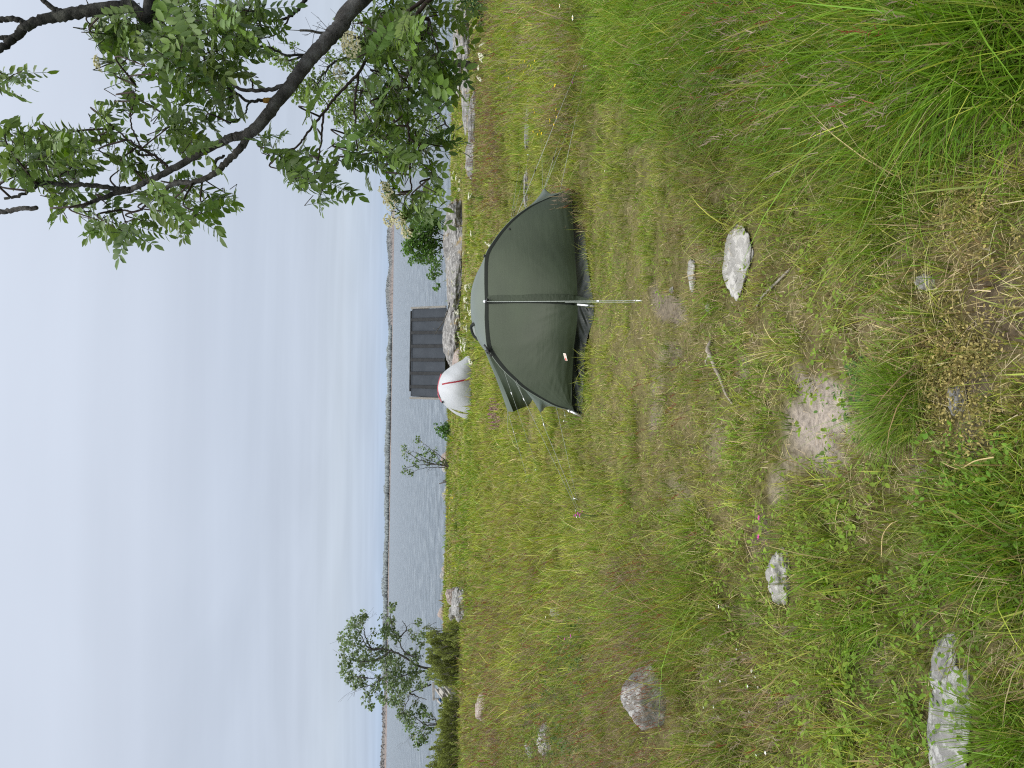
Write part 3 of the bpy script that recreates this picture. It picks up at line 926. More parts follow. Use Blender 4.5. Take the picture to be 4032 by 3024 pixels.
# black buckle on the left shoulder and small toggles on the right arc
mb = MB()
mb.board(P(1906, 1357, yc + .90), P(1922, 1378, yc + .88), .018, .01, (0, -1, .3)); mb.board(P(1916, 1376, yc + .88), P(1926, 1388, yc + .87), .045, .02, (0, -1, .3))
mb.tube([P(1922, 1382, yc + .87), P(1929, 1397, yc + .865), P(1935, 1404, yc + .86), P(1934, 1396, yc + .86)], .009, 6)
mb.build('buckle', BLACKP, TENT)
for (X, Y) in ((2008, 903), (2153, 794)):
    mb = MB(); mb.tube([P(X - 8, Y - 4, yc + .90), P(X, Y, yc + .885), P(X + 5, Y + 4, yc + .90)], .009, 6); mb.build('toggle', BLACKP, TENT)
mb = MB(); mb.board(P(1909, 1003, yc + .99), P(1905, 1012, yc + 1.0), .03, .012); mb.build('buckle', BLACKP, TENT)
# roof vent hood peeping over the ridge
hood = resample(crom([P(1872, 1276, yc + 1.6), P(1861, 1279, yc + 1.75), P(1858, 1291, yc + 1.78), P(1864, 1313, yc + 1.76), P(1877, 1331, yc + 1.7), P(1893, 1343, yc + 1.55)], 8), 30)
hb = resample(crom([P(1876, 1277, yc + 1.62), P(1882, 1312, yc + 1.6), P(1894, 1343, yc + 1.5)], 8), 30)
g = np.zeros((30, 6, 3))
for i in range(30):
    for j in range(6):
        g[i, j] = hood[i] * (1 - j / 5) + hb[i] * (j / 5) + np.array([0, -.03 * math.sin(j / 5 * math.pi), 0])
h_ = grid_part('vent_hood', g, mat_fabric('grey_vent_mesh', (.16, .18, .17), .1, .5, .3))
mb = MB(); mb.tube(hood, [.014, .024, .024, .020, .012], 8); o = mb.build('vent_rim', FAB_DARK, TENT); o.parent = h_; o.matrix_parent_inverse = Matrix.Translation(-Vector(TENT.location)) @ Matrix.Identity(4)
o.matrix_parent_inverse = (Matrix.Translation(Vector(TENT.location)) @ h_.matrix_parent_inverse).inverted()

# raised awning of the rear porch on the left
v0, v1, v2, v3 = P(1893, 1340, yc + 1.5), P(1999, 1620, yc + 2.3), P(2083, 1596, yc + 2.35), P(2090, 1560, yc + 1.9)
v4 = P(1958, 1400, yc + 1.5)
top = resample(crom([v0, P(1927, 1427, yc + 1.75), P(1952, 1487, yc + 1.95), P(1974, 1547, yc + 2.12), v1], 8), 40)
top2 = top + np.stack([np.zeros(40), -np.linspace(.02, .10, 40), -np.linspace(.012, .055, 40)], 1)
g = np.zeros((40, 4, 3))
for i in range(40):
    for j in range(4):
        g[i, j] = top[i] * (1 - j / 3) + top2[i] * (j / 3) + np.array([0, 0, .006 * math.sin(j / 3 * math.pi)])
grid_part('awning_top', g, FAB_ROOF)
low = resample(crom([v4, P(2010, 1460, yc + 1.6), P(2060, 1530, yc + 1.75), P(2096, 1568, yc + 2.0), v2], 8), 40)
g = np.zeros((40, 16, 3))
for i in range(40):
    for j in range(16):
        s = j / 15; t = i / 39
        q = top2[i] * (1 - s) + low[i] * s
        q = q + np.array([0, (float(vnoise(s * 17 + t * 2, 2.5, 3)) - .5) * .03 * math.sin(s * math.pi) + .03 * math.sin(s * math.pi), 0])
        g[i, j] = q
grid_part('awning', g, FAB_GREEN, label='raised porch awning hanging to the left')
mb = MB(); mb.tube([v1 + np.array([0, .01, -.02]), v1 * .5 + v2 * .5 + np.array([0, 0, .01]), v2], .006, 6); mb.build('awning_hem', mat_plain('yellow_hem', (.32, .2, .04), .6), TENT)


def side_vent(p0, tip, mid, p3, back, sgn):
    """pulled out triangular side vent"""
    up_ = resample(crom([p0, p0 * .5 + tip * .5 + np.array([0, 0, -.015]), tip], 8), 16)
    dn_ = resample(crom([tip, mid, p3], 8), 16)
    mb = MB()
    ar = resample([p0, p0 * .45 + p3 * .55 + np.array([0, .02, 0]), p3], 16)
    g = np.zeros((16, 10, 3))
    edge = resample(np.vstack([up_, dn_[1:]]), 16)
    for i in range(16):
        for j in range(10):
            s = j / 9
            g[i, j] = ar[i] * (1 - s) + edge[i] * s + np.array([0, -.03 * math.sin(s * math.pi) * math.sin(i / 15 * math.pi), .0]) + (0 if s in (0, 1) else (float(vnoise(i * .9, s * 2 + sgn, 2)) - .5) * .012)
    mb.grid(g)
    gb_ = np.zeros((16, 4, 3))
    bk = resample([p0 + back * .6, p0 * .5 + p3 * .5 + back, p3 + back * .6], 16)
    for i in range(16):
        for j in range(4):
            gb_[i, j] = edge[i] * (1 - j / 3) + bk[i] * (j / 3)
    mb.grid(gb_)
    return mb.build('side_vent', FAB_ROOF, TENT)


sv = side_vent(P(2058, 1526, yc + .82), P(2129, 1628, yc + 1.0), P(2150, 1602, yc + .92), P(2192, 1601, yc + .72), np.array([.05, .5, 0]), 1); sv['label'] = 'left side vent pulled out by a cord'
sv = side_vent(P(2088, 810, yc + .95), P(2144, 737, yc + 1.2), P(2166, 764, yc + 1.05), P(2222, 752, yc + .9), np.array([-.05, .5, 0]), 2); sv['label'] = 'right side vent pulled out by a cord'

# maker's patch: cream rectangle with a red round fox badge and two red lines of lettering
pc = P(2237.5, 1401, yc + .30)
pu = P(2229, 1401, yc + .34) - pc; pu /= np.linalg.norm(pu)          # up the panel
pr = P(2237.5, 1390, yc + .28) - P(2237.5, 1412, yc + .32); pr -= pu * (pr @ pu); pr /= np.linalg.norm(pr)   # to the right
pn = np.cross(pr, pu)
pc = pc + pn * (.03 if pn[1] < 0 else -.03)
if pn[1] > 0: pn = -pn
sc_px = .00256
pw, phh = 30 * sc_px, 17.5 * sc_px
tilt = -.08
pr2 = pr * math.cos(tilt) + pu * math.sin(tilt); pu2 = pu * math.cos(tilt) - pr * math.sin(tilt)
pr, pu = pr2, pu2


def plate(name, cx, cy, w, h, d, mat, parent):
    mb = MB()
    c = pc + pr * cx + pu * cy
    mb.board(c - pr * w / 2, c + pr * w / 2, h, .004, pn)
    for i in range(len(mb.V)):
        mb.V[i] = tuple(np.array(mb.V[i]) + pn * d)
    return mb.build(name, mat, parent)


pb = plate('maker_patch', 0, 0, pw * 1.07, phh * 1.12, .0, FAB_DARK, TENT)
inv = (Matrix.Translation(Vector(TENT.location)) @ pb.matrix_parent_inverse).inverted()


def under(o, par, inv_):
    o.parent = par; o.matrix_parent_inverse = inv_
    return o


under(plate('patch_face', 0, 0, pw, phh, .004, mat_plain('cream_patch', (.78, .74, .64), .6, .2, 0, .03), TENT), pb, inv)
RED_INK = mat_plain('red_ink', (.55, .05, .04), .6, .2)
mb = MB()
bc_ = pc + pr * (-pw * .315) + pu * 0 + pn * .0075
ring = []
for k in range(22):        # round badge shaped as a curled animal: disc with a notch and two ear points
    a = 2 * math.pi * k / 22
    r_ = .0125 * (1.12 if k in (5, 8) else (.72 if k in (15, 16) else 1.0))
    ring.append(bc_ + pr * math.cos(a) * r_ + pu * math.sin(a) * r_)
mb.add(ring + [bc_], [(k, (k + 1) % 22, 22) for k in range(22)])
under(mb.build('badge', RED_INK, TENT, False), pb, inv)
for txt, dy in (('FJÄLL', .0068), ('RÄVEN', -.0085)):
    cu = bpy.data.curves.new('lettering', 'FONT')
    cu.body = txt; cu.size = .0175; cu.align_x = 'CENTER'; cu.align_y = 'CENTER'; cu.extrude = .0002
    to = bpy.data.objects.new('lettering', cu); COL.objects.link(to)
    dg = bpy.context.evaluated_depsgraph_get()
    me = bpy.data.meshes.new_from_object(to.evaluated_get(dg))
    bpy.data.objects.remove(to)
    o = link('lettering', me, RED_INK)
    c = pc + pr * pw * .13 + pu * dy + pn * .0078
    mt = Matrix(((pr[0], pu[0], pn[0], c[0]), (pr[1], pu[1], pn[1], c[1]), (pr[2], pu[2], pn[2], c[2]), (0, 0, 0, 1)))
    me.transform(mt)
    under(o, pb, inv); o.parent = pb


# guy lines with pegs
def guy(pts, label, rad_=.0024, peg=True, adj=None, double=None):
    mb = MB()
    p = [np.asarray(q) for q in pts]
    mb.tube(p, rad_ * .78, 5)
    o = mb.build('guy_line', CORD, TENT)
    o['label'] = label
    iv = (Matrix.Translation(Vector(TENT.location)) @ o.matrix_parent_inverse).inverted()
    if adj is not None:
        d = (p[1] - p[0]); q = p[0] + d * adj; d = d / np.linalg.norm(d)
        m2 = MB(); m2.tube([q - d * .018, q + d * .018], .007, 6)
        under(m2.build('tensioner', BLACKP if label.startswith('right') else METAL, TENT), o, iv)
    if peg:
        e = p[-1]; d = p[-1] - p[-2]; d = d / np.linalg.norm(d); d[2] = 0
        m2 = MB(); m2.tube([e - d * .005 + np.array([0, 0, .035]), e + d * .03 + np.array([0, 0, -.06])], .005, 6)
        m2.tube([e + d * -.012 + np.array([0, 0, .03]), e + d * .012 + np.array([0, 0, .037])], .006, 6)
        under(m2.build('peg', METAL, TENT), o, iv)
    return o


E = lambda X, Y, up=.02: G(X, Y) + np.array([0, 0, up])
guy([P(1912, 1188, yc + .9), E(2526, 1184)], 'front guy line pegged straight towards the viewer', .0030, True, .80)
guy([P(2225, 1190, yc - .35), E(2522, 1190)], 'second strand of the front guy line', .0022, False)
guy([P(1984, 1459, yc + .86), P(2018, 1559, yc + .98), E(2123, 1850)], 'left guy line from the shoulder of the arc', .0020, True, .9)
e1 = E(2292, 2034)
guy([P(2028, 1500, yc + .82), P(2064, 1574, yc + .76), e1], 'left guy line from the middle of the arc', .0026, True, .98)
guy([P(2032, 1497, yc + .81), P(2063, 1572, yc + .75)], 'left doubled strand at the middle of the arc', .0020, False)
e2 = E(2287, 2010)
guy([P(2129, 1628, yc + 1.0), P(2147, 1690, yc + .95), e2], 'left guy line from the side vent', .0028, True, .7)
guy([P(2129, 1629, yc + 1.0), P(2150, 1697, yc + .96)], 'left doubled strand at the side vent', .0022, False)
guy([P(2190, 1602, yc + .72), E(2278, 1962)], 'left low guy line near the pole foot', .0026, True)
guy([P(2220, 1616, yc + .9), E(2238, 1658)], 'left short cord to a peg beside the tent', .0026, True, .5)
guy([v1, E(2085, 1896)], 'left guy line from the awning tip', .0028, True, .25)
guy([v1 + np.array([0, .02, 0]), P(2000, 1700, yc + 2.6), E(2060, 1800)], 'left second guy line from the awning tip', .0022, True)
guy([P(2034, 852, yc + .97), E(2312, 192)], 'right guy line from the middle of the arc', .0030, True, .28)
guy([P(2038, 850, yc + .97), P(2090, 770, yc + 1.0)], 'right doubled strand at the middle of the arc', .0022, False)
guy([P(2144, 737, yc + 1.2), E(2238, 462)], 'right guy line from the side vent', .0028, True, .4)
guy([P(2146, 738, yc + 1.2), E(2262, 470)], 'right second guy line from the side vent', .0022, False)
guy([P(2206, 749, yc + .9), E(2318, 262)], 'right low guy line from the pole foot', .0026, True)
guy([P(2136, 742, yc + 1.4), E(2138, 500)], 'right rear guy line from the side vent', .0020, True)
guy([P(2010, 874, yc + 2.3), E(2052, 640)], 'right rear guy line from the back arc', .0022, True, .2)
guy([P(2016, 866, yc + 2.3), E(2090, 610)], 'right rear second guy line from the back arc', .0020, True, .1)
TENT_FOOT = [(p[0], p[1]) for p in list(base_l[::-1]) + list(base_r[1:]) + [RRF, RLF]]


# ------------------------------------------------------------------ the white tent further down
yw = 25.0
wb = G(1856, 1520); yw = wb[1]
WT = thing('dome_tent', (wb[0], yw, wb[2]), 'small white dome tent with a red pole strap in front of the dark shed', 'tent')
zr = lambda a, b, d: P(1580 + a / 3.317, 1180 + b / 3.317, yw + d)
sil = resample(crom([zr(885, 738, .55), zr(780, 795, .5), zr(680, 850, .5), zr(590, 915, .5), zr(530, 980, .45), zr(495, 1070, .4), zr(482, 1160, .35), zr(500, 1240, .4), zr(545, 1335, .45), zr(620, 1410, .5)], 8), 61)
bas = resample(crom([zr(900, 738, .3), zr(905, 900, .05), zr(905, 1060, -.1), zr(905, 1250, 0), zr(900, 1400, .15), zr(905, 1500, .4)], 8), 61)
bas[:, 2] -= .12
g = np.zeros((61, 20, 3))
for i in range(61):
    for j in range(20):
        s = j / 19
        g[i, j] = sil[i] * s + bas[i] * (1 - s) + np.array([0, -.42 * math.sin(s * math.pi) * math.sin(i / 60 * math.pi), .06 * math.sin(s * math.pi)]) + np.array([0, (float(vnoise(i * .35 + s * 3, 3.3, 2)) - .5) * .03, 0])
grid_part('front_panel', g, FAB_WHITE, WT)
# pale rear end on the left and the far side
end = resample(crom([zr(545, 1335, .5), zr(620, 1415, .75), zr(720, 1500, .95), zr(860, 1566, 1.0), zr(905, 1570, 1.0)], 8), 30)
ed2 = resample(crom([zr(545, 1335, .45), zr(640, 1420, .5), zr(760, 1480, .45), zr(905, 1500, .4)], 8), 30); ed2[-1][2] -= .12; end[-1][2] -= .12
g = np.zeros((30, 6, 3))
for i in range(30):
    for j in range(6):
        g[i, j] = end[i] * (1 - j / 5) + ed2[i] * (j / 5) + np.array([-.03 * math.sin(j / 5 * math.pi), 0, .02 * math.sin(j / 5 * math.pi)])
grid_part('end_panel', g, mat_fabric('pale_grey_fabric', (.55, .56, .58), .3, .5), WT)
g = np.zeros((61, 10, 3))
bb = bas + np.array([0, 2.1, 0])
for i in range(61):
    for j in range(10):
        s = j / 9
        g[i, j] = sil[i] * (1 - s) + bb[i] * s + np.array([0, .35 * math.sin(s * math.pi) * math.sin(i / 60 * math.pi), .12 * math.sin(s * math.pi)])
grid_part('back_panel', g, FAB_WHITE, WT)
i0 = 36
strap = []
for s in np.linspace(.97, 0.05, 24):
    i = int(round(33 - 6 * (1 - s)))
    strap.append(sil[i] * s + bas[i] * (1 - s) + np.array([0, -.42 * math.sin(s * math.pi) * math.sin(i / 60 * math.pi) - .02, .06 * math.sin(s * math.pi)]))
strap = resample(crom([zr(530, 1105, -.06), zr(600, 1090, -.2), zr(700, 1075, -.28), zr(800, 1056, -.26), zr(900, 1038, -.18)], 6), 20)
sleeve(strap + np.array([0, -.10, 0]), .055, FAB_RED, 'strap', (0, -1, .5), .01).parent = WT
for o in list(bpy.data.objects):
    if o.name.startswith('strap'): o.matrix_parent_inverse = Matrix.Translation(-Vector(WT.location))
ridge = resample(crom([zr(522, 968, .55), zr(494, 1060, .5), zr(478, 1160, .45), zr(492, 1240, .5), zr(540, 1345, .55)], 8), 24)
g = np.zeros((24, 4, 3))
for i in range(24):
    for j in range(4):
        g[i, j] = ridge[i] + np.array([0, .25 * j / 3, .03 * math.sin(j / 3 * math.pi) - .015 + (.03 if i > 15 else 0)])
grid_part('ridge_band', g, FAB_RED, WT)
mb = MB(); mb.board(zr(530, 1330, .4), zr(545, 1350, .4), .06, .06); mb.build('ridge_end', BLACKP, WT)
mb = MB(); mb.board(zr(885, 1462, .3), zr(885, 1478, .3), .05, .03); mb.build('corner_loop', FAB_RED, WT)


# ------------------------------------------------------------------ boathouse
WOOD_GREY = mat_noise('weathered_grey_wood', (.22, .21, .195), (.42, .40, .37), 6, .85, .4, 40, 6, None, .004, .2, (1, 12, 1))
ROOF_FELT = mat_noise('dark_roof_felt', (.034, .041, .051), (.046, .054, .066), 2.0, .85, .3, 60, 7, None, .01, .3)
BATTEN = mat_noise('black_felt_batten', (.018, .019, .021), (.032, .034, .036), 5, .85, .2)
TRIM = mat_noise('grey_trim_wood', (.13, .125, .115), (.26, .25, .23), 6, .85, .4, 40, 6, None, .004, .2, (1, 12, 1))
DARKW = mat_noise('dark_boards', (.03, .026, .022), (.06, .05, .042), 8, .9, .3)
ye, yr = 41.0, 42.3
el_ = P(1759, 1558, ye); er_ = P(1731, 1211, ye)
el_ = np.array(P(1756, 1566, ye)); rl_ = np.array(P(1617, 1562, yr)); er_ = np.array(P(1750, 1212, ye)); rr_ = np.array(P(1621, 1219, yr))
er_[2] = el_[2] = (er_[2] + el_[2]) / 2; rr_[2] = rl_[2] = (rr_[2] + rl_[2]) / 2
xl, xr = el_[0], er_[0]
BH = thing('boathouse', ((xl + xr) / 2, yr, .3), 'dark felt roofed wooden boathouse by the water behind the rocks', 'boathouse')


def slab(name, quad, th, mat, parent=BH, nrm=None):
    q = np.array(quad, float)
    n = np.cross(q[1] - q[0], q[3] - q[0]); n /= np.linalg.norm(n)
    if n[2] < 0: n = -n
    mb = MB(); mb.add(list(q) + list(q - n * th), [(0, 1, 2, 3), (7, 6, 5, 4), (0, 4, 5, 1), (1, 5, 6, 2), (2, 6, 7, 3), (3, 7, 4, 0)])
    return mb.build(name, mat, parent, False)


ez, rz = el_[2], rl_[2]
slab('roof', [(xl, ye, ez), (xr, ye, ez), (xr - .02, yr, rz), (xl + .04, yr, rz)], .08, ROOF_FELT)['label'] = 'front roof slope with black battens'
slab('roof', [(xl + .04, yr + .003, rz - .003), (xr - .02, yr + .003, rz - .003), (xr - .02, 2 * yr - ye, ez), (xl + .04, 2 * yr - ye, ez)], .08, ROOF_FELT)['label'] = 'rear roof slope'
sl = np.array([0, yr - ye, rz - ez]); sn = np.cross([1, 0, 0], sl); sn /= np.linalg.norm(sn)
for k in range(6):
    x = xl + (xr - xl) * ([.115, .268, .42, .575, .727, .875][k])
    a = np.array([x, ye, ez]); b = np.array([x + .01, yr, rz])
    mb = MB(); mb.board(a + sn * .03 - sl * .005, b + sn * .03, .17, .055, sn); mb.build('roof_batten', BATTEN, BH, False, .012)
for x, sg in ((xl - .06, 1), (xr + .06, -1)):
    mb = MB(); mb.board(np.array([x, ye - .05, ez - .02]) + sn * .03, np.array([x, yr + .02, rz + .02]) + sn * .03, .11, .10, sn); mb.build('bargeboard', TRIM, BH, False, .01)
    mb = MB(); mb.board(np.array([x, 2 * yr - ye, ez - .02]), np.array([x, yr + .12, rz - .05]), .14, .10); mb.build('bargeboard', TRIM, BH, False, .01)
mb = MB(); mb.tube([(xl + .3, yr + .02, rz + .03), (xr - .1, yr + .02, rz + .03)], .05, 6); mb.build('ridge_cap', BATTEN, BH, False)
for (a, b, c, d, lb) in (((xl + .25, ye + .25), (xr - .25, ye + .25), 0, 0, 'front wall'), ((xl + .25, 2 * yr - ye - .25), (xr - .25, 2 * yr - ye - .25), 0, 0, 'rear wall')):
    mb = MB(); mb.add([(a[0], a[1], -.2), (b[0], b[1], -.2), (b[0], b[1], ez + .02), (a[0], a[1], ez + .02)], [(0, 1, 2, 3)]); mb.build('wall', DARKW, BH, False)['label'] = lb
for x in (xl + .25, xr - .25):
    mb = MB(); mb.add([(x, ye + .25, -.2), (x, 2 * yr - ye - .25, -.2), (x, 2 * yr - ye - .25, ez + .05), (x, yr, rz - .12), (x, ye + .25, ez + .05)], [(0, 1, 2, 3, 4)]); mb.build('gable_wall', DARKW, BH, False)

# ------------------------------------------------------------------ weathered wooden seat between the junipers
ybn = 31.5
zd = lambda a, b, d=0.: np.array(P(1660 + a / 9.217, 2620 + b / 9.217, ybn + d))
SEAT = thing('wooden_seat', zd(1200, 950), 'weathered grey wooden garden seat standing between the two junipers', 'seat')
mb = MB(); mb.board(zd(425, 620, .5), zd(440, 1270, .5), .05, .10, (0, 0, 1)); mb.build('top_rail', WOOD_GREY, SEAT, False, .01)
mb = MB(); mb.board(zd(500, 840, .5), zd(760, 1200, -.1), .09, .05); mb.build('armrest', WOOD_GREY, SEAT, False, .01)
mb = MB(); mb.board(zd(570, 1250, .5), zd(730, 1420, -.1), .09, .05); mb.build('armrest', WOOD_GREY, SEAT, False, .01)
mb = MB(); mb.board(zd(650, 720, .4), zd(655, 1060, .4), .06, .10); mb.build('back_slat', WOOD_GREY, SEAT, False, .01)
mb = MB(); mb.board(zd(640, 760, .35), zd(830, 1000, -.2), .07, .09); mb.build('side_rail', WOOD_GREY, SEAT, False, .01)
mb = MB(); mb.board(zd(770, 880, .1), zd(780, 1130, .1), .28, .20, (0, -.5, 1)); mb.build('seat_board', WOOD_GREY, SEAT, False, .01)
mb = MB(); mb.board(zd(820, 720, .2), zd(1090, 1050, -.45), .08, .10); mb.build('side_rail', WOOD_GREY, SEAT, False, .01)
mb = MB(); mb.board(zd(850, 940, .1), zd(1080, 1250, -.45), .08, .09); mb.build('side_rail', WOOD_GREY, SEAT, False, .01)
mb = MB(); mb.board(zd(1080, 1000, -.45), zd(1090, 1250, -.45), .06, .10); mb.build('front_rail', WOOD_GREY, SEAT, False, .01)
for (a, b, d) in ((500, 900, .5), (500, 1220, .5), (1000, 1010, -.45), (1000, 1240, -.45)):
    mb = MB(); q = zd(a, b, d); q2 = q.copy(); q2[2] = float(height(q[0], q[1])) - .05
    mb.board(q, q2, .07, .07, (0, 1, 0)); mb.build('leg', WOOD_GREY, SEAT, False, .008)
mb = MB(); mb.board(zd(680, 1215, .1), zd(690, 1300, .1), .12, .08); mb.tube([zd(650, 1205, .1), zd(660, 1260, .05), zd(730, 1290, .1)], [.03, .05, .02], 6)
tag(mb.build('blue_bundle', mat_fabric('blue_cloth', (.03, .10, .22), .05, .7), None), 'small blue bundle lying on the grey wooden seat', 'bundle')


# ------------------------------------------------------------------ grass
BLADE = mat_leaf('grass_blade', trans=.32, rough=.5, spec=.25)


def blades(root, H, W, bend, col, levels=2, tipcol=None, root_shade=.46, az=None, stiff=.5):
    """tapering bent blades; returns vertices, triangles, colours"""
    n = len(root)
    az = RNG.uniform(0, 2 * math.pi, n) if az is None else az
    side = np.stack([np.cos(az), np.sin(az), np.zeros(n)], 1)
    vs = []; cs = []
    ts = np.linspace(0, 1, levels + 2)
    for k, t in enumerate(ts):
        up = H * t * (1 - .35 * t * np.clip(np.linalg.norm(bend, axis=1) / 1.0, 0, 1.6))
        p = root.copy(); p[:, 2] += up
        p[:, :2] += bend * (H * (t ** (1 + stiff)))[:, None]
        c = col * (root_shade + (1 - root_shade) * min(1, t * 1.5))  # shade between the blades put into the colour, darker toward the root
        if k == levels + 1:
            vs.append(p[:, None, :]); cs.append(c[:, None, :])
        else:
            w = (W * .5 * (1 - t) ** .55)[:, None]
            vs.append(np.stack([p - side * w, p + side * w], 1)); cs.append(np.stack([c, c], 1))
    V = np.concatenate(vs, 1); C = np.concatenate(cs, 1); m = V.shape[1]
    T = []
    for k in range(levels):
        a = 2 * k
        T += [(a, a + 1, a + 3), (a, a + 3, a + 2)]
    T.append((2 * levels, 2 * levels + 1, 2 * levels + 2))
    T = np.array(T)
    idx = (np.arange(n) * m)[:, None, None] + T[None]
    return V.reshape(-1, 3), idx.reshape(-1, 3), C.reshape(-1, 3)


from mathutils.geometry import intersect_point_tri_2d
_tf = np.array(TENT_FOOT)


def in_poly(x, y, poly):
    r = np.zeros(len(x), bool); j = len(poly) - 1
    for i in range(len(poly)):
        xi, yi = poly[i]; xj, yj = poly[j]
        c = ((yi > y) != (yj > y)) & (x < (xj - xi) * (y - yi) / (yj - yi + 1e-12) + xi)
        r ^= c; j = i
    return r


def sample_field(n, y0, y1, power, extra=.9):
    yy = np.linspace(y0, y1, 4000)
    pdf = (1.24 * yy + 2 * extra) * yy ** (-power)
    cdf = np.cumsum(pdf); cdf /= cdf[-1]
    y = np.interp(RNG.random(n), cdf, yy)
    x = RNG.uniform(-1, 1, n) * (.62 * y + extra)
    return x, y


PAL = np.array([(.140, .270, .018), (.57, .48, .25), (.29, .195, .105), (.35, .39, .062), (.20, .25, .046)])


def keep_ground(x, y, soil, prob_soil=1.0):
    k = RNG.random(len(x)) > soil * prob_soil
    k &= ~in_poly(x, y, _tf)
    for (a, b, ra, rb) in ROCK_FOOT:
        k &= ((x - a) / ra) ** 2 + ((y - b) / rb) ** 2 > 1
    return k


def grow_field(n, y0, y1, power, wmul, levels, hmul=.82, wind=-.07, per=11, th_s=.38):
    """tufts first, then the blades of every tuft"""
    nt_ = n // per
    x, y = sample_field(nt_, y0, y1, power)
    X, Y, w, h, soil, tone = zone(x, y)
    sf_ = w[:, 1] / w.sum(1)
    k = (RNG.random(nt_) > soil) & (RNG.random(nt_) > sf_ * .8 - .12) & (RNG.random(nt_) < .45 + .6 * sstep(.3, .6, fbm(x * 5, y * 5, 3, 7)) + .5 * sstep(.1, .25, h))
    x, y, w, h = x[k], y[k], w[k], h[k]; nt_ = len(x)
    wn = w / w.sum(1, keepdims=True)
    cl = (RNG.random(nt_)[:, None] > np.cumsum(wn, 1)).sum(1).clip(0, 4)
    patch = .62 + .76 * fbm(x * 1.7 + 4, y * 1.7, 4, 5)
    tint = RNG.uniform(.72, 1.3, nt_) * patch
    th = RNG.lognormal(0, .38, nt_)
    i = np.repeat(np.arange(nt_), RNG.integers(per // 2, per + per // 2 + 1, nt_)); n = len(i)
    sg = (.014 + .0022 * y[i])
    off = RNG.normal(0, 1, (n, 2)) * sg[:, None]
    xb, yb = x[i] + off[:, 0], y[i] + off[:, 1]
    kk = keep_ground(xb, yb, np.zeros(n)); i, off, xb, yb, sg = i[kk], off[kk], xb[kk], yb[kk], sg[kk]; n = len(i)
    other = RNG.random(n) < .3
    c2 = np.where(other, (RNG.random(n)[:, None] > np.cumsum(wn[i], 1)).sum(1).clip(0, 4), cl[i])
    col = (PAL[c2] * .8 + (wn[i] @ PAL) * .2) * (tint[i] * RNG.uniform(.75, 1.25, n))[:, None] * RNG.uniform(.93, 1.07, (n, 3))
    H = np.clip(h[i] * hmul * th[i] * RNG.lognormal(0, .3, n) * np.where(c2 == 1, .8, 1) * np.where(c2 == 2, 1.1, 1), .02, .6)
    W = np.maximum(.0030, .00050 * yb ** 1.1) * wmul * RNG.lognormal(0, .38, n) * (1 + 1.2 * H) * np.where(c2 == 1, .75, 1)
    b = off / sg[:, None] * .28 + RNG.normal(0, .3, (n, 2)) + np.array([wind, .03]) * (1 + 3 * H[:, None])
    b[c2 == 1] *= 1.7
    root = np.stack([xb, yb, height(xb, yb) - .008], 1)
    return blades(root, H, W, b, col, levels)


def add_stuff(name, parts, label, mat=BLADE, cat='grass'):
    V = []; T = []; C = []; o = 0
    for v, t, c in parts:
        V.append(v); T.append(t + o); C.append(c); o += len(v)
    ob = link(name, mesh_tris(name, np.concatenate(V), np.concatenate(T), np.concatenate(C)), mat)
    return tag(ob, label, cat, kind='stuff')


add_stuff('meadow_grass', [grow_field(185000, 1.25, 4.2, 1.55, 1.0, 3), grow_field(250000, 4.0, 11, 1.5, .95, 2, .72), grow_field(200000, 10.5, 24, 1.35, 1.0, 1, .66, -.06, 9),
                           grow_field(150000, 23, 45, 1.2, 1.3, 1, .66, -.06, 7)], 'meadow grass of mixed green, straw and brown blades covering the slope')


# long lush blades on the right foreground, bending left
def lush():
    out = []
    for (Xa, Xb, Ya, Yb, n, hh, ww) in ((2350, 4150, -250, 400, 11000, .19, .0072), (3550, 4200, -200, 300, 4600, .18, .0085), (2500, 3700, 330, 560, 3000, .12, .005),
                                        (3700, 4200, 1830, 2330, 700, .07, .0055), (3840, 4150, 2750, 3150, 500, .07, .005), (3180, 3480, 2330, 2560, 500, .09, .004), (2330, 2480, 840, 1300, 1500, .04, .0035)):
        X = RNG.uniform(Xa, Xb, n * 2); Y = RNG.uniform(Ya, Yb, n * 2)
        p = Gv(X, Y)
        x, y = p[:, 0], p[:, 1]
        k = (y > 1.0) & (y < 12) & (RNG.random(len(x)) < .25 + .9 * sstep(.38, .62, fbm(x * 2.2, y * 2.2, 3, 1)))
        k &= keep_ground(x, y, np.zeros(len(x)))
        x, y = x[k][:n], y[k][:n]; m = len(x)
        tuft = fbm(x * 3.2, y * 3.2, 3, 4)
        H = hh * (.45 + 1.1 * tuft) * RNG.lognormal(0, .3, m)
        base = np.array((.135, .26, .018)) * (.5 + 1.0 * fbm(x * 1.9, y * 1.9, 4, 2)[:, None]) + np.array((.13, .10, .015)) * sstep(.5, .75, fbm(x * .9 + 3, y * .9, 3, 3))[:, None]
        dry = RNG.random(m) < .08
        col = base * RNG.uniform(.65, 1.4, (m, 1)); col[dry] = np.array((.30, .25, .11)) * RNG.uniform(.7, 1.1, (dry.sum(), 1))
        b = RNG.normal(0, .5, (m, 2)) + np.array([-.42, .0]) * RNG.uniform(-.2, 1.5, (m, 1))
        root = np.stack([x, y, height(x, y) - .01], 1)
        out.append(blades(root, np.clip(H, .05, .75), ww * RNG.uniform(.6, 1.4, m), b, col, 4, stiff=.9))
    return out


add_stuff('tall_grass', lush(), 'long lush bright green grass leaning left along the right side')


